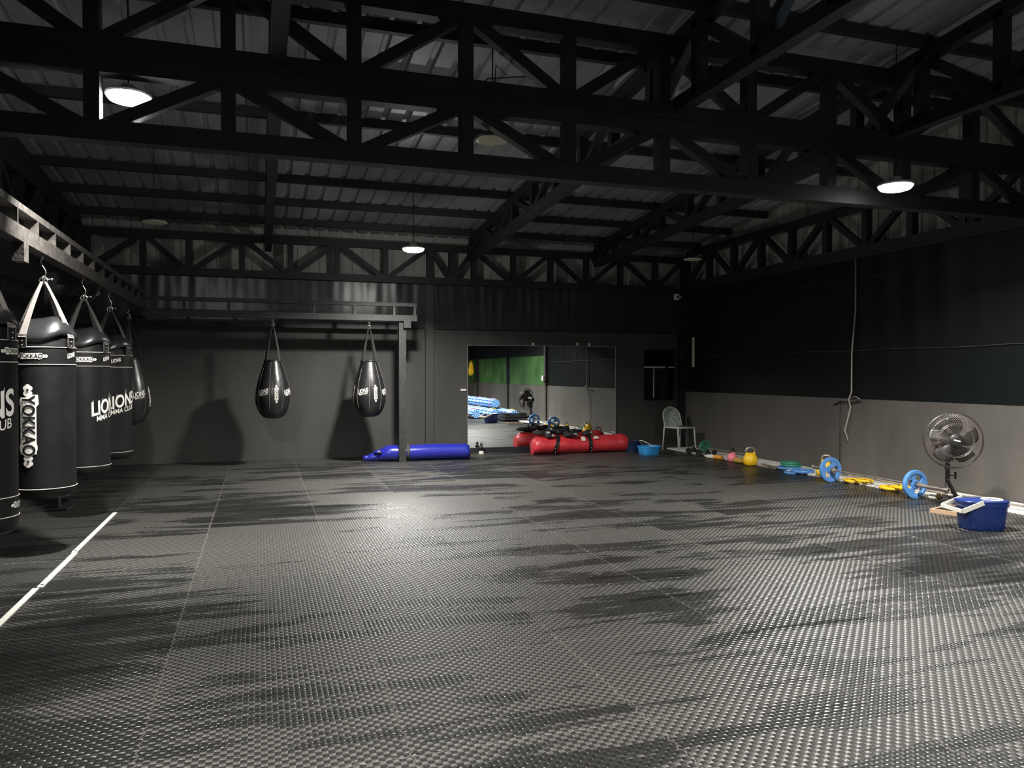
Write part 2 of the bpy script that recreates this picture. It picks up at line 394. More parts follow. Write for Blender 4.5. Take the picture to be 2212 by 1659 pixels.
def siding(name, p0, p1, z0, z1):
    bm = B(); p0, p1 = Vector((*p0, 0)), Vector((*p1, 0)); d = p1 - p0; L = d.length; d.normalize(); n_ = Vector((-d.y, d.x, 0)); s = 0; pr = []
    while s < L:
        pr += [(s, 0), (min(L, s + .14), 0), (min(L, s + .15), .02), (min(L, s + .18), .02)]; s += .19
    lo = [bm.verts.new(p0 + d * a + n_ * b_ + Vector((0, 0, z0))) for a, b_ in pr]; hi = [bm.verts.new(v.co + Vector((0, 0, z1 - z0))) for v in lo]
    for k in range(len(pr) - 1): bm.faces.new((lo[k], lo[k + 1], hi[k + 1], hi[k]))
    return tagd(obj(name, bm, M_side), kind='structure')
siding('wall_back_siding', (XL - .2, 14.12), (XR + .3, 14.12), 2.3, 4.06)
siding('wall_right_siding', (XR + .15, 14.1), (XR + .15, YF), 3.0, 6.2)
# column between the two halves of the back wall
bm = B(); box(bm, 2.89, 3.04, YB - .06, YB + .1, 0, 3.15); struct('trim_1', bm, M_wall)
bm = B(); box(bm, XR - .13, XR + .06, YB - .13, YB + .02, 0, 3.15); struct('trim_2', bm, M_steel)
bm = B(); box(bm, 2.50, 2.885, YB - .02, YB + .01, 0, 2.3); struct('trim_3', bm, M_wall)
# window in the back wall
wf = thing('window_1', None, None, (0, 0, 0), kind='structure'); wf['label'] = 'small dark window beside the mirror'
bm = B()
for a in ((WX0, WX0 + .02, WZ0, WZ1), (WX1 - .02, WX1, WZ0, WZ1), (WX0, WX1, WZ0, WZ0 + .02), (WX0, WX1, WZ1 - .02, WZ1)): box(bm, a[0], a[1], YB + .02, YB + .08, a[2], a[3])
obj('window_frame', bm, M_dark, wf)
bm = B(); pleat(bm, (WX1 - .02, YB + .30), (WX0 + .02, YB + .30), .9, 1.60, 60, 4, .012, 5)
obj('window_curtain', bm, mat('dark_brown_curtain', (.016, .014, .010), .7), wf, smooth=True)
bm = B(); box(bm, WX0, WX0 + .50, YB + .02, YB + .05, 1.605, 1.635); box(bm, WX0 + .58, WX1 - .01, YB + .02, YB + .05, 1.61, 1.63)
obj('window_rail', bm, M_cream, wf)
bm = B(); box(bm, WX0 + .245, WX0 + .262, YB + .05, YB + .07, 1.0, 1.6); obj('window_bar', bm, M_house, wf)
# right wall: concrete below, tarpaulin above
bm = B(); box(bm, XR, XR + .12, YF, YB, 0, 1.125); struct('wall_right', bm, M_conc)
bm = B(); box(bm, XL - .12, XL, YF, YB + .2, 0, 5.9); struct('wall_left', bm, mat('black_wall_left', (.012, .012, .014), .7))
bm = B(); box(bm, XL - .2, XR + .5, YF - .12, YF, 0, 6.1); struct('wall_front', bm, mat('grey_wall_front', (.05, .05, .05), .7))
bm = B(); pleat(bm, (XR + .03, 6.0), (XR + .03, 13.85), 1.13, 3.22, 260, 20, .020, 4)
tagd(obj('tarpaulin', bm, M_gdk, smooth=True), 'smooth dark tarpaulin covering the upper right wall beside the barbell', 'tarpaulin')
for i, (a, b_, lab) in enumerate(((2.4, 5.95, 'green tarpaulin panel on the right wall nearest the fan, seen in the mirror'), (-1.5, 2.2, 'green tarpaulin panel above the striped rolls, seen in the mirror'), (-6.9, -1.7, 'green tarpaulin panel farthest from the mirror'))):
    t = thing('tarpaulin', lab, 'tarpaulin')
    bm = B(); pleat(bm, (XR + .03, a), (XR + .03, b_), 1.13, 2.15, 260, 14, .014, 11 + i, fr0=10, fr1=70); obj('green_sheet', bm, M_green, t, smooth=True)
    bm = B(); pleat(bm, (XR + .0, a), (XR + .0, b_), 2.05, 3.22, 120, 10, .012, 21 + i); obj('black_sheet', bm, M_tarp, t, smooth=True)
for y, lab, m_ in ((6.05, 'pale post on the right wall between dark and green tarpaulins', M_rig), (2.3, 'dark post on the right wall between the two green tarpaulins', M_steel), (-1.6, 'dark post on the right wall past the striped rolls', M_steel)):
    bm = B(); box(bm, XR - .07, XR - .005, y - .07, y + .07, 1.13, 3.2); box(bm, XR - .05, XR - .002, y - .05, y + .05, 0, 1.13); tagd(obj('wall_post', bm, m_), lab, 'post')
# the two pale ropes that tie the dark tarpaulin
for z, lab in ((1.83, 'thin pale rope across the middle of the right wall tarpaulin'), (2.86, 'thin pale rope near the top of the right wall tarpaulin')):
    bm = B(); tube(bm, [(XR - .012, 6.1 + i * .5, z + .01 * math.sin(i * 1.7)) for i in range(16)], .0045, 5); tagd(obj('rope', bm, M_strapd if z > 2 else M_rig), lab, 'rope')
bm = B(); box(bm, XR - .05, XR - .0, 6.1, 13.8, 3.16, 3.26); struct('trim_4', bm, M_steel)

# ------------------------------------------------------------------ roof structure
def truss(label, axis, fixed, nodesl, zb, zt, w_=.10, group=None, mid=None, ch=.12):
    """Flat web truss. nodesl: [(s, 't'|'b')]; diagonals join neighbouring t and b nodes. zb/zt are functions of s."""
    t = thing('roof_truss', label, 'roof truss', group=group)
    P_ = (lambda s, z: (s, fixed, z)) if axis == 'x' else (lambda s, z: (fixed, s, z))
    def tier(zb, zt):
        for s, k in nodesl:
            bm = B(); bar(bm, P_(s, zb(s) + ch * .3), P_(s, zt(s) - ch * .3), w_ * .95, w_ * .82, up=(1, 0, 0) if axis == 'x' else (0, 1, 0)); obj('vertical_member', bm, M_steel, t)
        for (s0, k0), (s1, k1) in zip(nodesl, nodesl[1:]):
            if k0 == k1: continue
            z0 = zt(s0) if k0 == 't' else zb(s0); z1 = zt(s1) if k1 == 't' else zb(s1)
            bm = B(); bar(bm, P_(s0, z0), P_(s1, z1), w_ * .72, w_ * .72, up=(0, 0, 1)); obj('diagonal_member', bm, M_steel, t)
    s0, s1 = nodesl[0][0], nodesl[-1][0]
    def chord(f_, h_, name, ext=.06):
        bm = B(); bar(bm, P_(s0 - ext, f_(s0)), P_(s1 + ext, f_(s1)), w_, h_); obj(name, bm, M_steel, t)
    chord(zb, ch, 'bottom_chord'); chord(zt, ch, 'top_chord')
    if mid:
        chord(mid[0], .135, 'lower_middle_chord'); chord(mid[1], .135, 'upper_middle_chord'); tier(zb, mid[0]); tier(mid[1], zt)
    else: tier(zb, zt)
    return t
K = lambda z: (lambda s: z)
gx = [-2.05 + .935 * i + (-.02 if i < 3 else 0) for i in range(-1, 12)]
gn = [(x, 'tb'[i % 2]) for i, x in enumerate(gx)]
# node 3 (x about .7) must be a bottom node
off = min(range(len(gx)), key=lambda i: abs(gx[i] - .74))
gn = [(x + (.74 - gx[off]), 'b' if (i - off) % 2 == 0 else 't') for i, x in enumerate(gx)]
gn = [(x, k) for x, k in gn if XL - .1 < x < XR + .1]
truss('deep black two-tier roof truss crossing the whole hall overhead', 'x', 6.35, gn, K(3.275), K(4.53), w_=.13, mid=(K(3.765), K(3.905)), ch=.15)
bn = [(-2.6, 'b'), (-1.79, 't'), (-1.1, 'b'), (-.27, 't'), (.52, 'b'), (1.31, 't'), (2.15, 'b'), (2.95, 't'), (3.36, 'b'), (3.79, 't'), (4.56, 'b'), (5.31, 't'), (6.06, 'b'), (6.79, 't'), (7.56, 'b'), (8.2, 't')]
truss('black roof truss lying along the top of the back wall', 'x', 13.80, bn, K(3.18), K(3.78), w_=.115, ch=.12)
rn = [(13.6 - .8 * i, 'b' if i % 2 == 0 else 't') for i in range(25)]
truss('black roof truss along the top of the right wall', 'y', XR - .07, rn, K(3.25), K(3.88), w_=.115, ch=.12)
truss('black roof truss along the top of the left wall', 'y', XL + .07, rn, K(3.25), K(3.88), w_=.115, ch=.12)
zbf = lambda s: 3.97 - .05 * max(0, s - 6.5)
ztf = lambda s: zroof(s) - .17
yn = [(13.7 - .86 * i, 'b' if i % 2 == 0 else 't') for i in range(23)]
for x, lab in ((.15, 'black roof truss running to the back wall, nearest the left lamp'), (3.7, 'black roof truss running to the back wall above the mirror'), (6.2, 'black roof truss running to the back wall above the window')):
    t = truss(lab, 'y', x, yn[:9], zbf, ztf, w_=.115, ch=.13, group='roof trusses running down the hall')
    # the part nearer the viewer, level bottom chord
    z0 = 3.97
    for s, k in yn[9:]:
        bm = B(); bar(bm, (x, s, z0), (x, s, ztf(s)), .115, .09, up=(0, 1, 0)); obj('vertical_member', bm, M_steel, t)
    for (s0, k0), (s1, k1) in zip(yn[8:], yn[9:]):
        a = ztf(s0) if k0 == 't' else z0; b_ = ztf(s1) if k1 == 't' else z0
        bm = B(); bar(bm, (x, s0, a), (x, s1, b_), .09, .09); obj('diagonal_member', bm, M_steel, t)
    bm = B(); bar(bm, (x, yn[8][0], z0), (x, yn[-1][0], z0), .115, .13); obj('bottom_chord', bm, M_steel, t)
    bm = B(); bar(bm, (x, yn[8][0], ztf(yn[8][0])), (x, yn[-1][0], ztf(yn[-1][0])), .115, .13); obj('top_chord', bm, M_steel, t)
ords = ['first', 'second', 'third', 'fourth', 'fifth', 'sixth', 'seventh', 'eighth', 'ninth', 'tenth', 'eleventh', 'twelfth', 'thirteenth', 'fourteenth', 'fifteenth', 'sixteenth']
for i in range(12):
    y = 13.45 - 1.08 * i; z = zroof(y) - .06
    bm = B(); box(bm, XL, XR + .1, y - .035, y + .035, z - .05, z + .055)
    if i % 1 == 0:
        tagd(obj('purlin', bm, M_purl), '%s purlin under the roof sheets, counted from the back wall' % ords[i], 'roof beam', 'purlins under the roof')
# thin loose wires in the roof
bm = B(); tube(bm, [(1.72, 6.6, 3.95), (1.95, 6.6, 4.12), (2.3, 6.6, 4.18), (2.55, 6.6, 4.2)], .006, 5)
tube(bm, [(2.0, 6.6, 3.95), (2.02, 6.6, 4.25), (2.12, 6.6, 4.17)], .006, 5)
tagd(obj('loose_wire', bm, M_black), 'thin black loose wire poking up behind the long roof truss', 'wire')

# ------------------------------------------------------------------ lamps
def lamp_fixture(x, y, z, label, lit, group):
    t = thing('ceiling_lamp', label, 'lamp', (x, y, z), group=group)
    bm = B(); lathe(bm, [(0, .075), (.05, .075), (.06, .03), (.15, .02), (.165, .005), (.16, -.008), (.14, -.004), (0, -.004)], 32); obj('housing', bm, M_house if lit else M_black, t, smooth=True, autos=30)
    bm = B(); lathe(bm, ([(.15, -.006), (.152, -.020), (.135, -.040), (.10, -.052), (.05, -.058), (0, -.06)] if lit else [(.15, -.006), (.152, -.012), (.125, -.020), (.11, -.016), (.085, -.021), (.06, -.017), (.03, -.022), (0, -.022)]), 32)
    obj('lens', bm, M_lens if lit else M_lensoff, t, smooth=True)
    bm = B(); zt = zroof(y) - z - .02; cyl(bm, (0, 0, .07), (0, 0, zt), .006, 6); obj('hanging_rod', bm, M_steel, t)
    return t
SPREAD = 150
def add_lights(x, y, z, p):
    l = bpy.data.lights.new('lamp_light', 'AREA'); l.shape = 'DISK'; l.size = .26; l.energy = p; l.spread = math.radians(SPREAD); l.color = (1, .975, .92)
    o = bpy.data.objects.new('lamp_light', l); C.objects.link(o); o.location = (x, y, z - .065); tagd(o, kind='helper')
    l = bpy.data.lights.new('lamp_glow', 'POINT'); l.shadow_soft_size = .06; l.energy = p * (0.0 if 5 < x and y > 4 else .10 if y > 4 else .02); l.color = (1, .975, .92)
    o = bpy.data.objects.new('lamp_glow', l); C.objects.link(o); o.location = (x, y, z - .13); tagd(o, kind='helper')
for x, y, z, p, lab in LAMPS:
    lamp_fixture(x, y, z, lab, True, 'lit lamps hanging from the roof'); add_lights(x, y, z, p)
for x, y, z, lab in ((2.0, 6.64, 3.6, 'unlit cream round lamp behind the middle of the long roof truss'), (-1.24, 10.57, 3.4, 'unlit round lamp hanging over the row of bags at left'), (6.86, 11.23, 3.4, 'unlit round lamp in the far right corner above the window')):
    lamp_fixture(x, y, z, lab, False, 'unlit lamps hanging from the roof')

# ------------------------------------------------------------------ bag rig
def rig():
    t = thing('punching_bag_rig', 'grey steel bag frame of two stacked rails along the left side and back wall', 'frame')
    X = -1.7
    bm = B(); box(bm, X - .05, X + .05, 1.0, 12.95, 2.47, 2.585); obj('lower_rail', bm, M_rig, t)
    bm = B(); box(bm, X - .05, X + .05, 1.0, 12.95, 2.695, 2.745); obj('upper_rail', bm, M_rig, t)
    for i in range(20):
        y = 12.4 - .545 * i; bm = B(); box(bm, X - .05, X + .05, y - .012, y + .012, 2.585, 2.695); obj('rail_spacer', bm, M_rig, t)
    bm = B(); box(bm, X - .03, X + .05, 6.55, 6.67, 2.33, 2.47); obj('rail_bracket', bm, M_rig, t)
    Y = 12.9
    bm = B(); box(bm, X, 2.54, Y - .05, Y + .05, 2.375, 2.475); obj('lower_rail', bm, M_rigd, t)
    bm = B(); box(bm, X, 2.54, Y - .05, Y + .05, 2.62, 2.68); obj('upper_rail', bm, M_rigd, t)
    for x in (-1.1, -.45, .2, .85, 1.5, 2.15, 2.5):
        bm = B(); box(bm, x - .02, x + .02, Y - .05, Y + .05, 2.475, 2.62); obj('rail_spacer', bm, M_rigd, t)
    bm = B(); box(bm, 2.31, 2.43, Y - .07, Y + .05, 2.26, 2.375); obj('rail_bracket', bm, M_rigd, t)
    bm = B(); box(bm, 2.24, 2.36, Y - .0, Y + .12, 0, 2.37); obj('post', bm, M_rigd, t)
    bm = B(); box(bm, XL + .02, 2.36, 13.68, 13.78, 2.28, 2.40); obj('wall_rail', bm, M_rigd, t)
    for y in (9.62, 4.2):
        bm = B(); box(bm, -2.22, -2.10, y - .06, y + .06, 0, 2.60); obj('post', bm, M_steel, t)
        bm = B(); box(bm, -2.32, -2.0, y - .16, y + .16, 0, .02); obj('base_plate', bm, M_steel, t)
        bm = B(); box(bm, -2.16, X, y - .05, y + .05, 2.36, 2.47); bar(bm, (-2.16, y, 2.0), (X, y, 2.42), .06, .06); obj('bracket_arm', bm, M_rig, t)
rig()

# ------------------------------------------------------------------ heavy bags
def hook_bm(z0, z1):
    bm = B(); h = z1 - z0; pts = []
    for i in range(15):
        a = i / 14; pts.append((.018 * math.sin(a * 2 * PI), 0, z0 + h * a))
    tube(bm, pts, .006, 6)
    ring(bm, .022, .005, 0, 14, 5, T((0, 0, z1)) @ RY(PI / 2))
    return bm
def strap_bm(p, q, w0, w1, th=.006, sag=.01):
    """webbing from q (patch) up to p (ring); width tangent to the bag"""
    bm = B(); p, q = Vector(p), Vector(q); n = 8; rows = []
    side = Vector((-q.y, q.x, 0)).normalized(); out = Vector((q.x, q.y, 0)).normalized()
    for i in range(n + 1):
        a = i / n; c = q.lerp(p, a) + out * (sag * math.sin(PI * a)); w_ = (w0 + (w1 - w0) * a) / 2
        rows.append([bm.verts.new(c + side * s * w_ + out * o * th / 2) for s, o in ((-1, -1), (1, -1), (1, 1), (-1, 1))])
    for A, D in zip(rows, rows[1:]):
        for k in range(4): bm.faces.new((A[k], A[(k + 1) % 4], D[(k + 1) % 4], D[k]))
    bm.faces.new(rows[0][::-1]); bm.faces.new(rows[-1]); return bm
def cylmap(Rf, th0, zc):
    """map flat (s, t) onto the surface of revolution; s grows to the viewer's right"""
    def f(s, t_, lift):
        z = zc + t_; r = Rf(z) + lift; a = th0 + s / Rf(z); return Vector((r * math.cos(a), r * math.sin(a), z))
    return f
def heavy_bag(label, y, R, th_view, logos, strapm, rz=0, top=1.79, bot=.47):
    """th_view: angle (from +X) that faces the camera"""
    t = thing('heavy_bag', label, 'punching bag', (-1.7, y, 0), group='tall bags on the left rail')
    th = [th_view + PI / 4 * k for k in (-1, 1, 3, 5)]
    th = [a + .12 for a in th]
    def fold(a, r, z):
        if z < 1.70: return r * (1 + .006 * math.sin(3 * a + z * 5))
        k = min(1, (z - 1.70) / .07); pull = max(math.cos(2 * (a - th[0])), 0) ** 6
        wr = .012 * math.sin(11 * a + z * 30) + .008 * math.sin(17 * a)
        return r * (1 + k * (.03 * pull - .045 * (1 - pull) + wr * .8))
    bm = B(); Z = [bot + .01, bot + .03, bot + .08]
    prof = [(0, bot), (R * .8, bot + .005), (R * .95, bot + .025), (R, bot + .07)]
    for i in range(1, 26): prof.append((R, bot + .07 + (1.70 - bot - .07) * i / 25))
    prof += [(R * 1.0, 1.725), (R * 1.0, 1.75), (R * .995, 1.77), (R * .985, top)]
    lathe(bm, prof, 72, fn=fold); obj('bag_body', bm, M_canvas, t, smooth=True)
    def lid(a, r, z):
        return r * (1 + .015 * math.sin(5 * a + 1) + .03 * max(math.cos(2 * (a - th[0])), 0) ** 4)
    bm = B(); lathe(bm, [(R * .90, top - .012), (R * 1.03, top - .008), (R * 1.055, top + .012), (R * 1.0, top + .045), (R * .86, top + .10), (R * .62, top + .15), (R * .35, top + .165), (0, top + .17)], 72, fn=lid)
    for v in bm.verts:
        a = math.atan2(v.co.y, v.co.x); r = math.hypot(v.co.x, v.co.y)
        v.co.z += .022 * math.sin(2 * (a - th[0]) + PI / 2 + PI) * (r / R) + .012 * math.sin(4 * v.co.x / R + 2 * v.co.y / R)
    obj('bag_lid', bm, M_leather, t, smooth=True)
    for z in ((1.71, 1.57, bot + .24, bot + .115) if y < 6 else (1.71, 1.57, bot + .09)):
        bm = B(); ring(bm, R * 1.008 + .001, .0036 if z > 1 else .0028, z, 72, 5); obj('piping', bm, M_piping, t, smooth=True)
    zr = 2.27
    for a in th:
        c, s = math.cos(a), math.sin(a)
        bm = strap_bm((c * .018, s * .018, zr - .01), (c * (R * 1.07), s * (R * 1.07), top + .0), .062, .022); st = obj('hanging_strap', bm, strapm, t)
        mp_ = cylmap(lambda z: R * 1.03, a, 1.77)
        bm = B(); poly_bm(bm, [(-.036, -.055), (-.028, -.065), (.028, -.065), (.036, -.055), (.036, .04), (-.036, .04)], mp_, .006)
        b2 = obj('strap_patch', bm, M_leather, t)
        bm = B(); loop(bm, [mp_(x, yy, .008) for x, yy in ((-.034, .04), (-.034, 0), (-.034, -.05), (-.026, -.062), (0, -.063), (.026, -.062), (.034, -.05), (.034, 0), (.034, .04), (0, .041))], .0019, 4)
        obj('patch_stitching', bm, M_strap, b2)
        bm = B()
        for zz in (.022, -.012, -.046): sphere(bm, mp_(0, zz, .010), .0065)
        obj('rivet', bm, M_chrome, b2, smooth=True)
    bm = B()
    ring(bm, .03, .006, 0, 18, 6, T((0, 0, zr)) @ RX(PI / 2)); ring(bm, .026, .005, 0, 18, 6, T((0, 0, zr + .012)) @ RY(PI / 2))
    cyl(bm, (-.035, 0, zr + .01), (.06, 0, zr + .012), .005, 8); sphere(bm, (.062, 0, zr + .012), .011)
    obj('shackle', bm, M_chrome, t, smooth=True)
    obj('hook', hook_bm(zr + .02, 2.47), M_chrome, t, smooth=True)
    for kind, dth, z, L in logos:
        mp_ = cylmap(lambda zz: R * 1.008, th_view + dth, z)
        if kind == 'H': logo_badge(t, mp_, L)
        elif kind == 'V': logo_badge(t, mp_, L, rot=-PI / 2)
        else: logo_brush(t, mp_, L, small=(kind == 'B'))
    return t
def view_ang(x, y): return math.atan2(-y, -x)
va = lambda y: view_ang(-1.7, y)
heavy_bag('tall black heavy bag cut off by the left edge, nearest the camera', 5.72, .212, va(5.72), [('H', 1.05, 1.64, .19), ('H', 1.30, .655, .17), ('B', -.02, 1.22, .46)], M_strap)
heavy_bag('tall black heavy bag with a big upright white name badge', 7.3, .230, va(7.3), [('V', -.52, 1.075, .62), ('H', -.42, 1.637, .225), ('b', .98, 1.637, .10)], M_strap)
heavy_bag('tall black heavy bag second behind the one with the upright badge', 8.85, .235, va(8.85), [('B', .98, 1.13, .38), ('H', -.05, 1.637, .225), ('b', .98, 1.637, .10)], M_strapd)
heavy_bag('tall black heavy bag farthest back, slanted white lettering on its side', 10.3, .235, va(10.3), [('B', .55, 1.13, .40), ('b', .25, 1.637, .11)], M_strapd)

def teardrop(label, x, y, dth, zo=0, rz=0):
    t = thing('teardrop_bag', label, 'punching bag', (x, y, zo), group='teardrop bags')
    prof = [(0, .775), (.10, .778), (.155, .80), (.20, .85), (.245, .94), (.272, 1.05), (.276, 1.13), (.262, 1.24), (.235, 1.36), (.20, 1.48), (.165, 1.59), (.140, 1.67), (.132, 1.695)]
    def Rf(z):
        for (r0, z0), (r1, z1) in zip(prof[1:], prof[2:]):
            if z0 <= z <= z1: return r0 + (r1 - r0) * (z - z0) / (z1 - z0)
        return .14
    sm_ = []
    for (r0, z0), (r1, z1) in zip(prof, prof[1:]):
        sm_ += [(r0, z0), ((r0 + r1) / 2 * 1.004, (z0 + z1) / 2)]
    sm_.append(prof[-1])
    vt = view_ang(x, y) + dth
    seams = [vt + PI / 4 * (k + .5) for k in range(8)]
    def fac(a, r, z):
        u = ((a - seams[0]) % (PI / 4)) / (PI / 4); return r * (1 + .018 * math.sin(PI * u) - .008)
    bm = B(); lathe(bm, sm_, 72, fn=fac); obj('bag_body', bm, M_leather, t, smooth=True)
    bm = B(); lathe(bm, [(.132, 1.685), (.142, 1.69), (.145, 1.705), (.132, 1.715), (.11, 1.705), (.08, 1.70), (0, 1.70)], 36); obj('bag_rim', bm, M_leather, t, smooth=True)
    for a in seams:
        bm = B(); tube(bm, [((Rf(z) * .995 + .001) * math.cos(a), (Rf(z) * .995 + .001) * math.sin(a), z) for z in [.90 + .06 * i for i in range(14)]], .003, 4); obj('seam_piping', bm, M_strap, t)
    bm = B(); ring(bm, .155, .004, .803, 36, 5); obj('base_piping', bm, M_strapd, t)
    zr = 2.27
    for k in range(4):
        a = vt + .55 + PI / 2 * k; c, s = math.cos(a), math.sin(a)
        obj('hanging_strap', strap_bm((c * .012, s * .012, zr), (c * .15, s * .15, 1.69), .045, .018), M_strapd, t)
        mp_ = cylmap(lambda z: Rf(z), a, 1.64)
        bm = B(); poly_bm(bm, [(-.025, -.05), (0, -.065), (.025, -.05), (.025, .05), (-.025, .05)], mp_, .006)
        for zz in (.03, 0, -.035): sphere(bm, mp_(0, zz, .009), .006)
        obj('strap_patch', bm, M_leather, t)
    bm = B(); ring(bm, .024, .005, 0, 16, 5, T((0, 0, zr)) @ RX(PI / 2)); ring(bm, .02, .004, 0, 16, 5, T((0, 0, zr + .01)) @ RY(PI / 2)); obj('shackle', bm, M_chrome, t, smooth=True)
    obj('hook', hook_bm(zr + .015, 2.375 - zo), M_chrome, t, smooth=True)
    for k in range(8):
        ph = vt + PI / 4 * k
        if k % 2 == 0: logo_badge(t, cylmap(lambda z: Rf(z) * 1.012, ph, 1.17), .26, rot=-PI / 2)
        else: logo_brush(t, cylmap(lambda z: Rf(z) * 1.012, ph, 1.19), .18)
    return t
teardrop('black teardrop bag hanging alone in front of the grey back wall, left of the pair', .21, 12.9, .19)
teardrop('black teardrop bag hanging beside the steel post, right of the pair', 1.74, 12.9, .39)
teardrop('black teardrop bag at the far end of the left rail, half hidden', -1.73, 11.9, 1.25, zo=.0)

# ------------------------------------------------------------------ mirror and its clips
t = thing('mirror', 'large frameless wall mirror on the back wall above the red bag', 'mirror', (0, 0, 0))
bm = B(); box(bm, 3.70, 6.73, YB - .008, YB - .002, .10, 2.02); obj('mirror_panel', bm, M_mirror, t)
bm = B(); box(bm, 3.70, 6.73, YB - .012, YB - .002, 2.02, 2.026); box(bm, 3.695, 3.70, YB - .012, YB - .002, .1, 2.026); box(bm, 6.73, 6.735, YB - .012, YB - .002, .1, 2.026); obj('mirror_edge', bm, M_house, t)
bm = B(); box(bm, 3.66, 6.76, YB - .03, YB, 0, .098); tagd(obj('baseboard_back', bm, M_steel), kind='structure')
for x, z, lab in ((4.99, 2.065, 'white clip over the top edge of the mirror, left one'), (5.91, 2.075, 'white clip over the top edge of the mirror, middle one'), (6.16, 2.065, 'white clip over the top edge of the mirror, right one')):
    bm = B(); box(bm, x - .02, x + .02, YB - .03, YB - .001, z - .035, z + .02); tagd(obj('mirror_clip', bm, M_cream), lab, 'clip', 'clips along the mirror top')
bm = B(); bevbox(bm, 3.56, 3.67, YB - .02, YB - .002, 1.165, 1.205, .006); tagd(obj('tape_scrap', bm, M_cream), 'small pale scrap of tape on the wall left of the mirror', 'tape')
t = thing('door_stop', 'small black knob on a white base at the lower left of the mirror', 'knob', (3.92, 13.75, 0))
bm = B(); lathe(bm, [(0, 0), (.05, 0), (.05, .035), (.035, .05), (0, .05)], 20); obj('knob_base', bm, M_cream, t, smooth=True, autos=40)
bm = B(); lathe(bm, [(0, .05), (.02, .05), (.018, .09), (.04, .10), (.04, .125), (.02, .14), (.025, .17), (.018, .2), (0, .205)], 20); obj('knob_stem', bm, M_black, t, smooth=True)

# ------------------------------------------------------------------ lying bags
def lying_bag(name, label, p, ang, L, R, m_, ends, bend=0, flat=.9):
    t = thing(name, label, 'punching bag', (*p, 0), ang)
    bm = B(); rows = []; N = 40; n = 28
    for i in range(N + 1):
        a = i / N; x = (a - .5) * L; r = R * ends(a)
        zc = r * flat; wob = .012 * math.sin(a * 9 + 1)
        rows.append([bm.verts.new((x, wob + r * math.cos(2 * PI * k / n) * (1 + .012 * math.sin(3 * k + 8 * a)), max(.002, zc + r * flat * math.sin(2 * PI * k / n) + bend * (a - .5) * 0))) for k in range(n)])
    for A, D in zip(rows, rows[1:]):
        for k in range(n): bm.faces.new((A[k], A[(k + 1) % n], D[(k + 1) % n], D[k]))
    bm.faces.new(rows[0][::-1]); bm.faces.new(rows[-1])
    obj('bag_body', bm, m_, t, smooth=True, autos=70); return t
def e_blue(a):
    if a < .10: return .32 + .25 * math.sin(a / .10 * PI / 2)
    if a < .24: return .57 + .43 * math.sin((a - .10) / .14 * PI / 2)
    if a > .975: return 1 - .22 * ((a - .975) / .025) ** 2
    return 1 + .015 * math.sin(a * 12)
tb = lying_bag('floor_bag', 'shiny blue vinyl bag lying on the mats by the back wall, tapering to the left', (2.60, 13.10), -.08, 1.78, .150, M_bluevinyl, e_blue)
bm = B(); tube(bm, [(-.18 + 0, .153 * math.cos(q), .135 + .140 * math.sin(q)) for q in [PI * 2 * i / 24 for i in range(25)]], .012, 6); 
for v in bm.verts: v.co.x = -.18 + (v.co.x + .18) * 3.0; v.co.z = max(v.co.z, .004)
obj('bag_belt', bm, M_strapd, tb, smooth=True)
bm = B(); sphere(bm, (-.88, 0, .06), .055, (1.2, .8, .8)); sphere(bm, (-.68, -.08, .16), .07, (1.1, .6, .55)); obj('bag_nose', bm, M_bluevinyl, tb, smooth=True)
bm = B(); sphere(bm, (-.66, -.125, .155), .032, (1.1, .4, .7)); obj('nose_patch', bm, M_black, tb, smooth=True)
bm = B(); sphere(bm, (.885, 0, .13), .12, (.12, 1, 1)); obj('bag_end_cap', bm, M_navy, tb, smooth=True)
def e_red(a):
    if a < .06: return .80 + .22 * math.sin(a / .06 * PI / 2)
    if a > .90: return 1.08 - .1 * ((a - .9) / .1) ** 3
    return 1.0 + .07 * math.cos((a - .5) * 2 * PI) * -.6 + .02 * math.sin(a * 25)
tr = lying_bag('floor_bag', 'big red vinyl bag lying on the mats below the mirror, black gear piled on it', (5.74, 13.38), -.02, 1.88, .175, M_redvinyl, e_red)
for x0, tilt in ((-.56, .10), (.16, -.02)):
    bm = B(); n = 16; rows = []
    for i in range(n + 1):
        q = PI * (.42 + .72 * i / n); rr = .186 * 1.0
        for_x = x0 + tilt * (1 - i / n) * 1.2
        rows.append([bm.verts.new((for_x + s * .032, -rr * math.sin(q - PI / 2 + .26) , max(.004, .158 + rr * .92 * math.cos(q - PI / 2 + .26)))) for s in (-1, 1)])
    for A, D in zip(rows, rows[1:]): bm.faces.new((A[0], A[1], D[1], D[0]))
    s_ = obj('hanging_strap', bm, M_black, tr); so = s_.modifiers.new('t', 'SOLIDIFY'); so.thickness = .010; so.offset = 1
    bm = B()
    for k in (-.02, .04, .11): sphere(bm, (x0 + .01, -.190 + k * .15, .06 + k), .013)
    obj('rivet', bm, M_chrome, s_, smooth=True)
bm = B()
mp_ = lambda s, t_, lift: Vector((s, -.183 * math.sin(max(.15, 1.0 - t_ / .18)) - lift, .158 + .168 * math.cos(max(.15, 1.0 - t_ / .18)) + lift))
poly_bm(bm, [(-.02, -.02), (.06, -.02), (.06, .08), (-.02, .08)], mp_, .006); obj('faded_white_print', bm, M_cream, tr); bm = B(); poly_bm(bm, [(.23, .02), (.34, .02), (.32, .10), (.24, .10)], mp_, .006)
obj('faded_white_print', bm, M_cream, tr)
bm = B(); sphere(bm, (.94, 0, .16), .15, (.16, 1, .95)); obj('bag_end_cap', bm, mat('dark_red_vinyl', (.20, .012, .014), .5), tr, smooth=True)

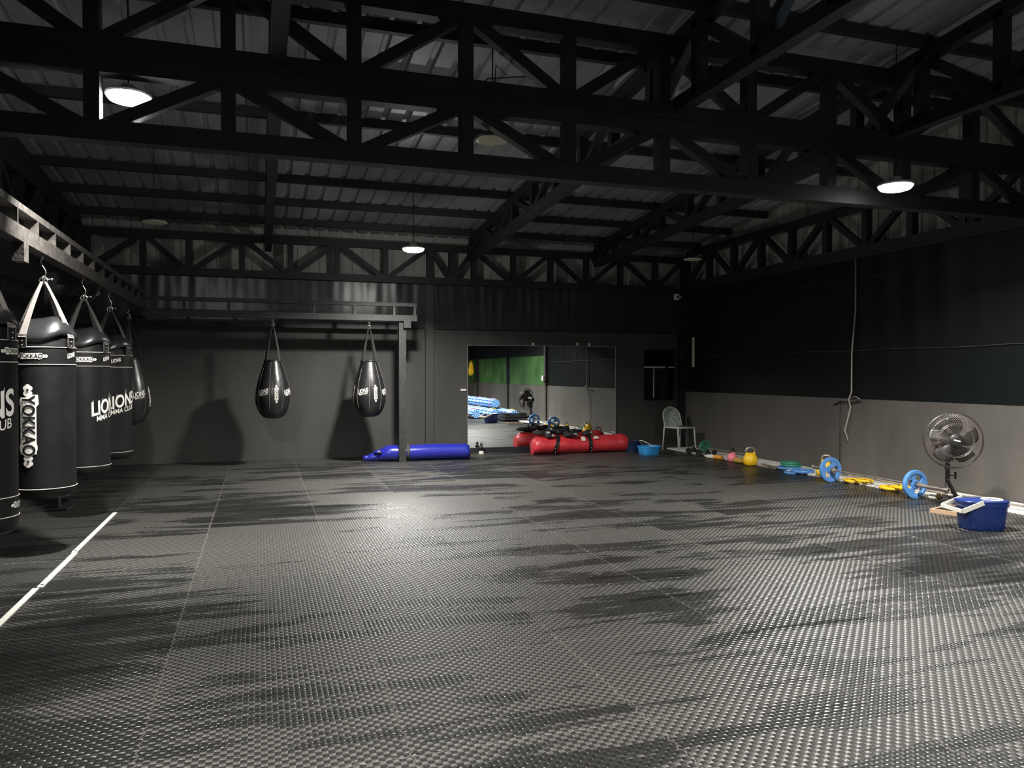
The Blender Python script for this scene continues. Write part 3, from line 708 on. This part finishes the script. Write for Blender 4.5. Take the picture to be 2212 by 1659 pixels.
def rag(bm, c, s, seed):
    rnd = random.Random(seed); b2 = B(); bmesh.ops.create_icosphere(b2, subdivisions=3, radius=1)
    k = [Vector((rnd.uniform(-3, 3), rnd.uniform(-3, 3), rnd.uniform(-3, 3))) for _ in range(5)]
    for v in b2.verts:
        d = 1 + .16 * sum(math.sin(v.co.dot(q) * 1.6 + i) for i, q in enumerate(k)) / 1.6
        v.co = Vector((v.co.x * s[0] * d, v.co.y * s[1] * d, v.co.z * s[2] * d)) + Vector(c)
    me = bpy.data.meshes.new('t'); b2.to_mesh(me); b2.free(); bm.from_mesh(me); bpy.data.meshes.remove(me)
# black gear on the red bag
gear = [((-.74, -.02, .395), (.15, .08, .045), 'flat black glove at the left end of the gear pile on the red bag'),
        ((-.56, .03, .42), (.10, .09, .07), 'upright black glove with grey cuff on the red bag'),
        ((-.64, -.10, .345), (.10, .055, .045), 'small black ankle strap with white patches, front left on the red bag'),
        ((-.36, .01, .40), (.12, .10, .06), 'black glove lying in the middle of the red bag'),
        ((-.22, -.09, .355), (.16, .07, .05), 'wide folded black pad, front middle on the red bag'),
        ((-.08, .05, .40), (.13, .09, .045), 'rear black glove with green lining on the red bag'),
        ((.14, -.05, .37), (.10, .09, .055), 'black pad over the right strap of the red bag')]
for i, (c, s, lab) in enumerate(gear):
    t = thing('boxing_glove' if 'glove' in lab else 'training_pad', lab, 'glove' if 'glove' in lab else 'pad', (5.74 + c[0], 13.38 + c[1], c[2] - s[2]), group='black gear on the red bag')
    bm = B(); rag(bm, (0, 0, s[2]), s, i + 3); obj('padding', bm, M_leather if i % 2 else M_blackm, t, smooth=True)
    if i in (0, 2, 4, 6):
        bm = B(); rag(bm, (s[0] * .55, -s[1] * .6, s[2] * 1.0), (s[0] * .28, s[1] * .45, s[2] * .5), i + 40); obj('white_patch', bm, M_house, t, smooth=True)
    if i in (1, 3, 5):
        bm = B(); tube(bm, [(-s[0] * 1.0, 0, s[2] * .9), (-s[0] * 1.25, -.03, s[2] * 1.3), (-s[0] * .9, -.06, s[2] * 1.5), (-s[0] * .5, -s[1], s[2])], .012, 6); obj('cuff_strap', bm, M_blackm, t, smooth=True)

# ------------------------------------------------------------------ buckets
def oval_bucket(label, loc, rz, sx, sy, h, m_, mi, handlem, swing, lid=True, flare=1.16):
    t = thing('bucket', label, 'bucket', loc, rz)
    def sup(a, n=3.2):
        c, s = math.cos(a), math.sin(a); return (abs(c) ** n + abs(s) ** n) ** (-1 / n)
    fn = lambda a, r, z: r * sup(a)
    E_ = sy / sx; r = sx / 2
    bm = B(); lathe(bm, [(0, 0), (r * .94, 0), (r, .012), (r * (1 + (flare - 1) * .8), h * .80), (r * (flare + .03), h * .81), (r * (flare + .035), h * .88), (r * (flare + .015), h * .89), (r * (flare + .02), h * .96), (r * (flare + .06), h * .97), (r * (flare + .06), h), (r * (flare - .01), h), (r * (flare - .04), h * .9), (r * .97, .02), (0, .02)], 48, fn=fn, el=E_)
    obj('bucket_body', bm, m_, t, smooth=True, autos=35)
    if lid:
        bm = B(); lathe(bm, [(r * .44, h * 1.0), (r * .50, h * 1.03), (r * .46, h * 1.05), (r * .40, h * 1.0), (r * .36, h * .75), (0, h * .72)], 32, M=T((r * .52, 0, 0))); obj('wringer_basket', bm, M_cream, t, smooth=True, autos=40)
        bm = B(); lathe(bm, [(0, h * .985), (r * 1.1, h * .985), (r * 1.12, h * 1.0), (r * 1.1, h * 1.015), (0, h * 1.015)], 40, fn=fn, el=E_); 
        for v in bm.verts:
            if v.co.x < -.0: pass
        obj('bucket_deck', bm, m_, t, smooth=True, autos=35)
    hw = sy / 2 * (flare + .07); pts = []
    L = sx * .62 if not lid else .215
    bm = B()
    piv = lambda s: Vector((0 if not lid else -r * .45, s * (hw + (.016 if lid else 0)), h * (.92 if not lid else 1.0)))
    d = Vector((math.cos(swing), 0, math.sin(swing)))
    A, D = piv(-1), piv(1)
    if lid:
        bar(bm, A, A + d * L, .012, .042, up=(0, 0, 1)); bar(bm, D, D + d * L, .012, .042, up=(0, 0, 1)); bar(bm, A + d * L, D + d * L, .03, .03)
    else:
        tube(bm, [A.lerp(D, i / 16) + d * L * math.sin(PI * i / 16) ** .6 for i in range(17)], .006, 6)
    obj('bucket_handle', bm, handlem, t, smooth=not lid)
    return t
oval_bucket('deep blue oval mop bucket with white wringer, in front of the fan', (6.62, 5.62, 0), -.30, .385, .25, .275, M_bucket, M_bucket, M_cream, PI + .38)
oval_bucket('small light blue bucket on the floor between the red bag and the chair', (6.80, 12.62, 0), .1, .34, .30, .165, M_sky, M_sky, M_cream, 2.55, lid=False, flare=1.12)
bm = B(); lathe(bm, [(0, 0), (.15, 0), (.17, .2), (.178, .21), (.165, .21), (.145, .01), (0, .01)], 28); t = obj('basin', bm, M_navy, smooth=True, autos=40); t.location = (6.80, 13.25, 0)
tagd(t, 'dark navy basin behind the small light blue bucket', 'basin')

# ------------------------------------------------------------------ chair
t = thing('plastic_chair', 'pale grey-green plastic chair with perforated round back in the far right corner', 'chair', (7.74, 13.16, 0), -1.38)
# local: +x is the front of the chair
bm = B(); bevbox(bm, -.21, .23, -.22, .22, .435, .462, .012); obj('seat', bm, M_chair, t, smooth=True, autos=40)
def shell(u, v):   # u across -1..1, v up 0..1
    wd = .215 * math.sqrt(max(0.0, 1 - max(0, (v - .45) / .55) ** 2.4)) if v > .45 else .215
    return Vector((-.21 - .10 * v + .05 * (u * u), u * wd, .46 + .37 * v))
bm = B(); g_ = [[bm.verts.new(shell(-1 + 2 * i / 14, j / 14 * .995)) for j in range(15)] for i in range(15)]
for i in range(14):
    for j in range(14): bm.faces.new((g_[i][j], g_[i + 1][j], g_[i + 1][j + 1], g_[i][j + 1]))
o = obj('backrest', bm, M_chair, t); wm = o.modifiers.new('w', 'WIREFRAME'); wm.thickness = .019; wm.use_replace = True; wm.use_even_offset = False
bm = B(); pts = [shell(-1, j / 20) for j in range(20)] + [shell(-1 + 2 * i / 8, .995) for i in range(9)] + [shell(1, 1 - j / 20) for j in range(1, 21)]
tube(bm, pts, .011, 8); obj('backrest_rim', bm, M_chair, t, smooth=True)
for x, y in ((-.19, -.2), (-.19, .2), (.2, -.2), (.2, .2)):
    bm = B(); tube(bm, [(x, y, .45), (x * 1.03, y * 1.02, .4), (x * 1.18, y * 1.08, 0)], [.017, .016, .011], 8); obj('leg', bm, M_chair, t, smooth=True)
bm = B(); box(bm, -.1, .12, -.13, .02, 0, .016, T((7.84, 13.12, .4635)) @ RZ(-.5)); tagd(obj('notebook', bm, mat('dark_green_cover', (.01, .05, .04), .5)), 'thin dark green notebook lying on the chair seat', 'notebook')

# ------------------------------------------------------------------ white boards along the right wall
for i, (y0, y1) in enumerate(((10.62, 13.5), (8.1, 10.6), (5.6, 8.08), (1.6, 5.58), (-3, 1.58))):
    bm = B(); box(bm, 7.67, 8.22, y0, y1, .001, .022)
    lab = ['white floor board under the chair and kettlebells', 'white floor board under the coloured plates', 'white floor board under the near end of the barbell and the fan', 'white floor board beside the striped rolls', 'white floor board past the striped rolls'][i]
    tagd(obj('floor_board', bm, M_board), lab, 'board', 'white boards along the right wall')
ZB = .022
# ------------------------------------------------------------------ plates and bars
def plate_parts(t, R, th, m_, M=Matrix(), holes=3, gap=.0):
    """tri-grip plate, axis z"""
    bm = B()
    lathe(bm, [(R * .76, -th * .5), (R * .97, -th * .5), (R, -th * .3), (R, th * .3), (R * .97, th * .5), (R * .76, th * .5), (R * .72, th * .3), (R * .72, -th * .3), (R * .76, -th * .5)], 40, M=M)
    obj('plate_rim', bm, m_, t, smooth=True, autos=40)
    bm = B(); lathe(bm, [(R * .16, -th * .5), (R * .30, -th * .5), (R * .32, th * .5), (R * .16, th * .5), (R * .16, -th * .5)], 24, M=M)
    for k in range(holes):
        a0 = 2 * PI * k / holes; hw = .60; n = 6
        rows = []
        for i in range(n + 1):
            f_ = i / n; r = R * (.28 + .50 * f_); w_ = hw * (1.25 - .75 * math.sin(PI * (.15 + f_ * .8)) ** 2 + .25 * f_)
            rows.append([bm.verts.new(M @ Vector((r * math.cos(a0 + s * w_), r * math.sin(a0 + s * w_), z))) for s in (-1, -.33, .33, 1) for z in (-th * .32, th * .32)])
        for A, D in zip(rows, rows[1:]):
            for q in range(3):
                bm.faces.new((A[q * 2 + 1], A[q * 2 + 3], D[q * 2 + 3], D[q * 2 + 1])); bm.faces.new((A[q * 2], D[q * 2], D[q * 2 + 2], A[q * 2 + 2]))
            bm.faces.new((A[0], A[1], D[1], D[0])); bm.faces.new((A[6], D[6], D[7], A[7]))
    obj('plate_web', bm, m_, t, smooth=True, autos=40)
def plate(label, x, y, z, R, th, m_, M=None, rz=0, group='loose weight plates'):
    t = thing('weight_plate', label, 'weight plate', (x, y, z), rz, group); plate_parts(t, R, th, m_, M or T((0, 0, th / 2))); return t
def barbell(label, p, q, ends, r=.0125, rs=.024, sl=.42, plates=()):
    p, q = Vector(p), Vector(q); L = (q - p).length; d = (q - p).normalized(); base = (p + q) / 2
    t = thing('barbell', label, 'barbell', (base.x, base.y, 0), math.atan2(d.y, d.x))
    zc = base.z; tilt = math.atan2(q.z - p.z, (q.xy - p.xy).length)
    bm = B(); cyl(bm, (-L / 2, 0, p.z), (L / 2, 0, q.z), r, 12); obj('bar_shaft', bm, M_bar, t, smooth=True, autos=40)
    for s in ((-1, 1) if ends == 2 else ()):
        bm = B(); zz = p.z if s < 0 else q.z
        tube(bm, [(s * (L / 2 - sl), 0, zz), (s * L / 2, 0, zz)], rs, 16); ring(bm, rs * 1.02, .004, 0, 18, 5, T((s * L / 2, 0, zz)) @ RY(PI / 2)); obj('bar_sleeve', bm, M_bar, t, smooth=True, autos=40)
        bm = B(); cyl(bm, (s * (L / 2 + .001), 0, zz), (s * (L / 2 + .003), 0, zz), rs * .6, 12); obj('sleeve_end_cap', bm, M_black, t)
        bm = B(); cyl(bm, (s * (L / 2 - sl - .02), 0, zz), (s * (L / 2 - sl + .01), 0, zz), rs * 1.5, 16); obj('bar_collar', bm, M_bar, t, smooth=True, autos=40)
    return t
# the long barbell with blue plates; local x runs along the bar (towards the viewer)
tbb = barbell('long steel barbell with a blue three-spoke plate near each end, along the right wall', (7.46, 9.0, .172), (7.42, 6.72, .172), 2, sl=.40)
for k, (x, lab) in enumerate(((-.80, 'a'), (.655, 'b'))):
    pl = thing('weight_plate', ['blue three-spoke plate on the far end of the barbell', 'blue three-spoke plate on the near end of the barbell'][k], 'weight plate', (7.455 - (.0 if k == 0 else .02), 7.86 - x, .172), math.atan2(-2.28, -.04), 'blue plates loaded on the barbell')
    plate_parts(pl, .172, .045, M_blueplate, RY(PI / 2) @ RZ(.5 + k))
plate('green plate stacked on another by the right wall, upper one', 7.83, 9.98, ZB + .068, .145, .034, M_greenplate)
plate('green plate stacked under another by the right wall, lower one', 7.84, 9.97, ZB + .033, .15, .034, M_greenplate)
plate('blue plate lying flat beneath the two green plates', 7.79, 9.96, ZB, .18, .033, M_blueplate)
plate('blue plate lying flat in front of the green stack', 7.70, 9.53, ZB, .165, .036, M_blueplate)
plate('small blue plate lying flat, half over the front edge of the white board', 7.58, 9.62, 0, .12, .022, M_blueplate)
plate('yellow plate lying flat behind the barbell, nearer its far end', 7.72, 8.48, ZB, .155, .03, M_yellow)
plate('yellow plate leaning on the one behind the barbell, nearer its far end', 7.70, 8.30, ZB + .031, .12, .024, M_yellow)
plate('yellow plate lying flat behind the barbell, nearer its near end', 7.68, 7.80, ZB, .155, .03, M_yellow)
plate('upper yellow plate of the pair nearer the near end of the barbell', 7.70, 7.66, ZB + .031, .115, .024, M_yellow)
# further bars on the floor board
barbell('thin steel bar lying behind the barbell against the wall', (7.97, 9.2, ZB + .03), (7.90, 7.2, ZB + .03), 2, sl=.25, rs=.02)
barbell('thin bare bar lying close behind the barbell', (7.62, 8.7, ZB + .1), (7.78, 6.95, ZB + .06), 0, r=.012)
tb2 = barbell('short steel bar with a star collar lying at the foot of the fan', (7.60, 7.15, ZB + .024), (7.62, 6.25, ZB + .048), 0, r=.012)
bm = B()
for k in range(6): bar(bm, (-.32, 0, .046), (-.32, .045 * math.cos(k * PI / 3), .046 + .036 * math.sin(k * PI / 3)), .02, .016, up=(1, 0, 0))
cyl(bm, (-.34, 0, .044), (-.28, 0, .044), .022, 12); obj('star_collar', bm, mat('brass', (.35, .22, .10), .4, metal=.8), tb2)
barbell('plain bar lying on the white board beside the star collar bar', (7.74, 7.1, ZB + .016), (7.78, 6.1, ZB + .050), 0, r=.013)
barbell('short black bar on the board between yellow kettlebell and green plates', (7.66, 10.44, ZB + .016), (7.62, 10.0, ZB + .016), 0, r=.016)
# green loaded bar by the chair
tg = barbell('short bar with a green plate, lying beside the chair', (7.80, 12.45, .125), (7.98, 11.1, .10), 0, r=.012)
pg = thing('weight_plate', 'green plate standing upright on the bar beside the chair', 'weight plate', (7.81, 12.36, .14), -1.45, 'green plates'); plate_parts(pg, .118, .04, M_greenplate, RY(PI / 2))
def dumbbell(label, x, y, z, rz, R=.055, L=.22, m_=None):
    t = thing('dumbbell', label, 'dumbbell', (x, y, z), rz, 'black dumbbells by the chair')
    for s in (-1, 1):
        bm = B(); lathe(bm, [(0, -.03), (R * .85, -.03), (R, -.015), (R, .015), (R * .85, .03), (0, .03)], 6, M=T((s * L * .36, 0, R)) @ RY(PI / 2)); obj('dumbbell_head', bm, m_ or M_black, t)
    bm = B(); cyl(bm, (-L * .36, 0, R), (L * .36, 0, R), .014, 10); obj('dumbbell_handle', bm, M_chrome, t, smooth=True)
dumbbell('black hexagonal dumbbell nearest the chair legs', 7.68, 12.62, 0, .4)
dumbbell('black hexagonal dumbbell lying below the green plate', 7.60, 12.22, 0, 1.2)
dumbbell('black hexagonal dumbbell right of the green plate', 7.70, 11.98, ZB, .2, R=.05)
t = thing('bottle', 'small pale bottle with an orange end lying by the pink kettlebell', 'bottle', (7.56, 11.66, .035), -1.2)
bm = B(); lathe(bm, [(0, 0), (.034, 0), (.034, .14), (.014, .18), (.014, .2), (0, .2)], 16, M=RY(-PI / 2)); obj('bottle_body', bm, M_cream, t, smooth=True, autos=40)
bm = B(); lathe(bm, [(0, 0), (.038, 0), (.038, .16), (0, .17)], 16, M=RY(PI / 2)); obj('orange_sleeve', bm, mat('orange_plastic', (.6, .25, .03), .5), t, smooth=True, autos=40)
t = thing('foam_roller', 'short ochre roller lying between the pink and yellow kettlebells', 'roller', (7.60, 10.92, .045), -1.35)
bm = B(); lathe(bm, [(0, -.14), (.042, -.14), (.045, -.13), (.045, .13), (.042, .14), (0, .14)], 20, M=RY(PI / 2)); obj('roller_body', bm, mat('ochre_foam', (.42, .24, .04), .6), t, smooth=True, autos=40)
def kettlebell(label, x, y, z, R, m_, rz=.4, hm=None):
    t = thing('kettlebell', label, 'kettlebell', (x, y, z), rz, 'kettlebells')
    bm = B(); lathe(bm, [(0, 0), (R * .6, 0), (R * .85, R * .2), (R, R * .75), (R * .95, R * 1.15), (R * .7, R * 1.6), (R * .35, R * 1.8), (0, R * 1.85)], 28)
    for s in (-1, 1): sphere(bm, (s * R * .55, 0, R * 1.65), R * .26, (.8, .8, 1.2))
    obj('kettlebell_body', bm, m_, t, smooth=True)
    bm = B(); tube(bm, [(-R * .55, 0, R * 1.6), (-R * .68, 0, R * 2.05), (-R * .5, 0, R * 2.45), (-R * .2, 0, R * 2.55), (R * .2, 0, R * 2.55), (R * .5, 0, R * 2.45), (R * .68, 0, R * 2.05), (R * .55, 0, R * 1.6)], R * .14, 10); obj('kettlebell_handle', bm, hm or M_black, t, smooth=True)
kettlebell('pink kettlebell with black handle beside the yellow one', 7.60, 11.18, 0, .085, M_pink)
kettlebell('large yellow kettlebell beside the pink one', 7.56, 10.62, 0, .115, M_yellow, -.2, M_bar)
kettlebell('yellow kettlebell behind the far end of the barbell, by the wall', 8.10, 9.50, ZB, .095, M_yellow, -.6, M_bar)
kettlebell('small yellow kettlebell under the far end of the barbell', 7.66, 9.08, ZB, .07, M_yellow, -.2)

# ------------------------------------------------------------------ fan
def fan():
    t = thing('pedestal_fan', 'big black pedestal fan with round wire guard in front of the right wall', 'fan', (7.50, 6.72, 0), 0)
    hd = Vector((-.10, -.08, .745))
    yaw = math.atan2(-.95, -.52)      # blows towards the middle of the mats
    M = T(hd) @ RZ(yaw) @ RY(PI / 2 - .05)
    R = .305
    def guard(depth, sgn, name):
        bm = B()
        prof = [(.07 + (R - .07) * i / 10) for i in range(11)]
        f_ = lambda r: sgn * depth * (1 - ((r - .05) / (R - .05)) ** 3.2)
        for k in range(72):
            a = 2 * PI * k / 72
            tube(bm, [M @ Vector((r * math.cos(a + .5 * (r / R) ** 2), r * math.sin(a + .5 * (r / R) ** 2), f_(r))) for r in prof], .0009, 3, caps=False)
        for r in (.075, .175, .19, .26): ring(bm, r, .0022, f_(r), 48, 5, M)
        ring(bm, R, .006, 0, 64, 6, M)
        return obj(name, bm, M_guard, t)
    M_guard = mat('fan_guard_wire', (.13, .105, .09), .4, metal=.3)
    guard(.085, 1, 'front_guard'); guard(.10, -1, 'rear_guard')
    bm = B(); ring(bm, R + .001, .009, -.004, 64, 8, M); obj('guard_rim', bm, M_black, t, smooth=True)
    bm = B(); lathe(bm, [(.078, .075), (.078, .088), (.070, .098), (.03, .104), (0, .105)], 32, M=M); hb = obj('guard_badge', bm, M_black, t, smooth=True)
    bm = B(); box(bm, -.034, .034, -.007, .007, .104, .1065, M @ RZ(-PI / 2 - .25)); obj('badge_mark', bm, M_cream, hb)
    for k in range(5):
        bm = B(); a0 = 2 * PI * k / 5 + .3; rows = []
        for i in range(9):
            f2 = i / 8; r = .05 + .215 * f2; wd = .20 + .34 * math.sin(PI * min(1, f2 * .8 + .12)); sweep = .35 * f2
            rows.append([bm.verts.new(M @ Vector((r * math.cos(a0 + sweep + wd * s), r * math.sin(a0 + sweep + wd * s), .034 * s * (1 - .4 * f2) * 1.2))) for s in (-1, -.5, 0, .5, 1)])
        for A, D in zip(rows, rows[1:]):
            for q in range(4): bm.faces.new((A[q], A[q + 1], D[q + 1], D[q]))
        o = obj('fan_blade', bm, M_black, t, smooth=True); so = o.modifiers.new('t', 'SOLIDIFY'); so.thickness = .004
    bm = B(); lathe(bm, [(0, .06), (.05, .06), (.06, .05), (.06, -.04), (0, -.04)], 24, M=M); obj('fan_hub', bm, M_black, t, smooth=True, autos=40)
    bm = B(); lathe(bm, [(.075, -.09), (.08, -.11), (.08, -.20), (.06, -.25), (0, -.26)], 24, M=M); obj('motor_housing', bm, M_black, t, smooth=True, autos=40)
    mp2 = M @ Vector((0, 0, -.17)); bx, by = mp2.x, mp2.y
    bm = B(); box(bm, bx - .035, bx + .035, by - .045, by + .045, .50, .74); obj('neck_bracket', bm, M_black, t)
    bm = B(); cyl(bm, (bx, by, .30), (bx, by, .54), .026, 14); obj('upper_pole', bm, M_black, t, smooth=True, autos=40)
    bm = B(); cyl(bm, (bx, by, .40), (bx, by, .43), .033, 14); obj('pole_collar', bm, M_rig, t, smooth=True)
    bm = B(); cyl(bm, (bx, by, .33), (bx + .06, by - .035, .33), .006, 8); sphere(bm, (bx + .07, by - .04, .33), .016); bar(bm, (bx + .07, by - .04, .29), (bx + .07, by - .04, .37), .012, .02); obj('height_knob', bm, M_black, t, smooth=False)
    bm = B(); tube(bm, [(bx, by, .33), (bx + .005, by, .26), (bx + .05, by - .035, .14), (bx + .10, by - .08, .035)], .022, 12); obj('lower_pole', bm, M_black, t, smooth=True)
    bm = B()
    for s in (-1, 1): bar(bm, (bx + .1, by - .08, .009), (bx + .1 + s * .24, by - .08 + .20, .009), .045, .018); bar(bm, (bx + .1, by - .08, .009), (bx + .1 + s * .22, by - .08 - .20, .009), .045, .018)
    for v in bm.verts: v.co.z += .024
    obj('fan_base', bm, M_black, t)
    bm = B(); tube(bm, [(bx - .03, by, .30), (bx - .045, by - .01, .2), (bx - .02, by - .02, .10), (bx + .05, by - .06, .03)], .005, 6); obj('power_cord', bm, M_black, t, smooth=True)
    return t
fan()
t = thing('step_platform', 'low black rubber platform with a tan wooden edge beside the blue mop bucket', 'platform', (7.13, 6.36, 0), -1.25)
bm = B(); box(bm, -.14, .14, -.20, .20, .028, .036); obj('platform_top', bm, M_black, t)
bm = B()
for a in ((-.17, -.14, -.23, .23), (.14, .17, -.23, .23), (-.14, .14, -.23, -.20), (-.14, .14, .20, .23)): box(bm, a[0], a[1], a[2], a[3], 0, .04)
obj('platform_frame', bm, M_wood, t)
# ------------------------------------------------------------------ things only the mirror shows: rolls, pads
def roll(label, x, y0, y1, z, R):
    t = thing('tarp_roll', label, 'roll', (x, y0, z), 0, 'striped tarp rolls by the right wall'); bm = B(); rows = []; n = 28; N = 26; L = y1 - y0
    for i in range(N + 1):
        a = i / N; r = R * (1 + .03 * math.sin(a * 31) + .02 * math.sin(a * 13)) * (1 if .02 < a < .98 else .86)
        rows.append([bm.verts.new((r * math.cos(2 * PI * k / n) * 1.05, a * L, r * .92 * math.sin(2 * PI * k / n))) for k in range(n)])
    for A, D in zip(rows, rows[1:]):
        for k in range(n): bm.faces.new((A[k], A[(k + 1) % n], D[(k + 1) % n], D[k]))
    bm.faces.new(rows[0][::-1]); bm.faces.new(rows[-1]); obj('rolled_sheet', bm, M_stripe, t, smooth=True, autos=50)
    bm = B()
    for yy in (.3, L * .5, L - .3): ring(bm, R * 1.04, .008, 0, 28, 5, T((0, yy, 0)) @ RX(PI / 2))
    obj('tie_rope', bm, mat('pink_rope', (.6, .1, .2), .6) if R < .17 else M_yellow, t)
    return t
roll('blue and white striped roll on the floor, outer of the bottom pair', 7.22, .2, 4.15, .178, .18)
roll('blue and white striped roll on the floor, next to the right wall', 7.62, .6, 4.9, .178, .18)
roll('blue and white striped roll lying on top of the other two', 7.42, -.4, 3.5, .50, .165)
roll('crumpled striped roll lying apart, farthest from the wall', 6.75, .9, 3.5, .16, .165)
for i in range(3):
    bm = B(); bevbox(bm, 7.2 + .05 * i, 8.1 - .04 * i, 4.0 + .03 * i, 5.15 - .12 * i, .023 + i * .075, .093 + i * .075, .02)
    tagd(obj('floor_pad', bm, M_leather, smooth=True, autos=40), ['bottom black pad of the low stack beside the fan, seen in the mirror', 'middle black pad of the low stack beside the fan, seen in the mirror', 'top black pad of the low stack beside the fan, seen in the mirror'][i], 'pad', 'black pads stacked by the right wall')
bm = B(); rag(bm, (8.05, -1.9, 1.72), (.10, .14, .30), 90); tagd(obj('hanging_cloth', bm, M_yellow, smooth=True), 'yellow cloth hanging on the right wall at the left edge of the mirror image', 'cloth')
bm = B(); bevbox(bm, XR - .15, XR - .05, 6.0, 6.12, 1.27, 1.42, .008); tagd(obj('switch_box', bm, M_cream), 'small white switch box on the pale wall post', 'switch box')

# ------------------------------------------------------------------ small wall things
bm = B(); pts = [(XR - .035, 9.05, 3.2), (XR - .03, 9.05, 2.4), (XR - .03, 9.12, 1.8), (XR - .03, 9.12, 1.22), (XR - .045, 9.16, 1.12), (XR - .03, 9.14, 1.0), (XR - .03, 9.2, .8), (XR - .04, 9.24, .66), (XR - .03, 9.18, .5)]
tube(bm, pts, .011, 6); tube(bm, [(XR - .03, 9.14, 1.14), (XR - .05, 9.02, 1.16), (XR - .04, 8.94, 1.13)], .006, 5)
tagd(obj('hanging_cable', bm, M_cable, smooth=True), 'pale cable hanging down the tarpaulin and grey part of the right wall', 'cable')
bm = B(); tube(bm, [(XR - .02, 9.5, 1.02), (XR - .03, 9.35, 1.08), (XR - .03, 9.1, 1.07), (XR - .02, 8.95, 1.1)], .009, 5); tube(bm, [(XR - .03, 9.34, 1.07), (XR - .02, 9.36, .6), (XR - .02, 9.36, .1)], .005, 5)
tagd(obj('hanging_cable', bm, M_black, smooth=True), 'thin black cable knotted around the pale one on the grey wall', 'cable')
t = thing('security_camera', 'small white camera high in the far right corner', 'camera', (8.02, 13.66, 3.04))
bm = B(); bevbox(bm, -.09, -.01, -.05, .05, -.07, .05, .012); obj('camera_body', bm, M_cream, t, smooth=True, autos=40)
bm = B(); cyl(bm, (0, 0, 0), (.10, .05, 0), .02, 10); obj('camera_arm', bm, M_cream, t, smooth=True)
bm = B(); cyl(bm, (-.05, -.05, -.01), (-.05, -.056, -.01), .025, 14); obj('camera_lens', bm, M_black, t)
t = thing('batten_lamp', 'unlit yellowed tube lamp upright in the far right corner above the chair', 'lamp', (8.215, 13.42, 0))
bm = B(); tube(bm, [(0, 0, 1.65), (0, 0, 1.67), (0, 0, 2.16), (0, 0, 2.18)], [.02, .030, .030, .02], 12); obj('tube_cover', bm, M_tube, t, smooth=True)
bm = B(); cyl(bm, (0, 0, 1.62), (0, 0, 1.66), .03, 12); cyl(bm, (0, 0, 2.17), (0, 0, 2.21), .03, 12); obj('end_cap', bm, M_house, t, smooth=True, autos=40)
# white edge strips between the mats
for i, (y0, y1) in enumerate(((7.22, 9.15), (6.12, 7.19), (4.9, 6.09), (3.4, 4.87))):
    bm = B(); dx = (0, .012, -.006, .008)[i]; box(bm, -1.495 + dx, -1.455 + dx, y0, y1, 0, .006)
    st = tagd(obj('floor_strip', bm, M_board), 'white strip on the mats, %s counted from the far end' % ords[i], 'strip', 'white strips between the mats')
    bm = B(); cyl(bm, (-1.475 + dx, y0 + .06, .006), (-1.475 + dx, y0 + .06, .009), .012, 8); obj('screw', bm, M_black, st)
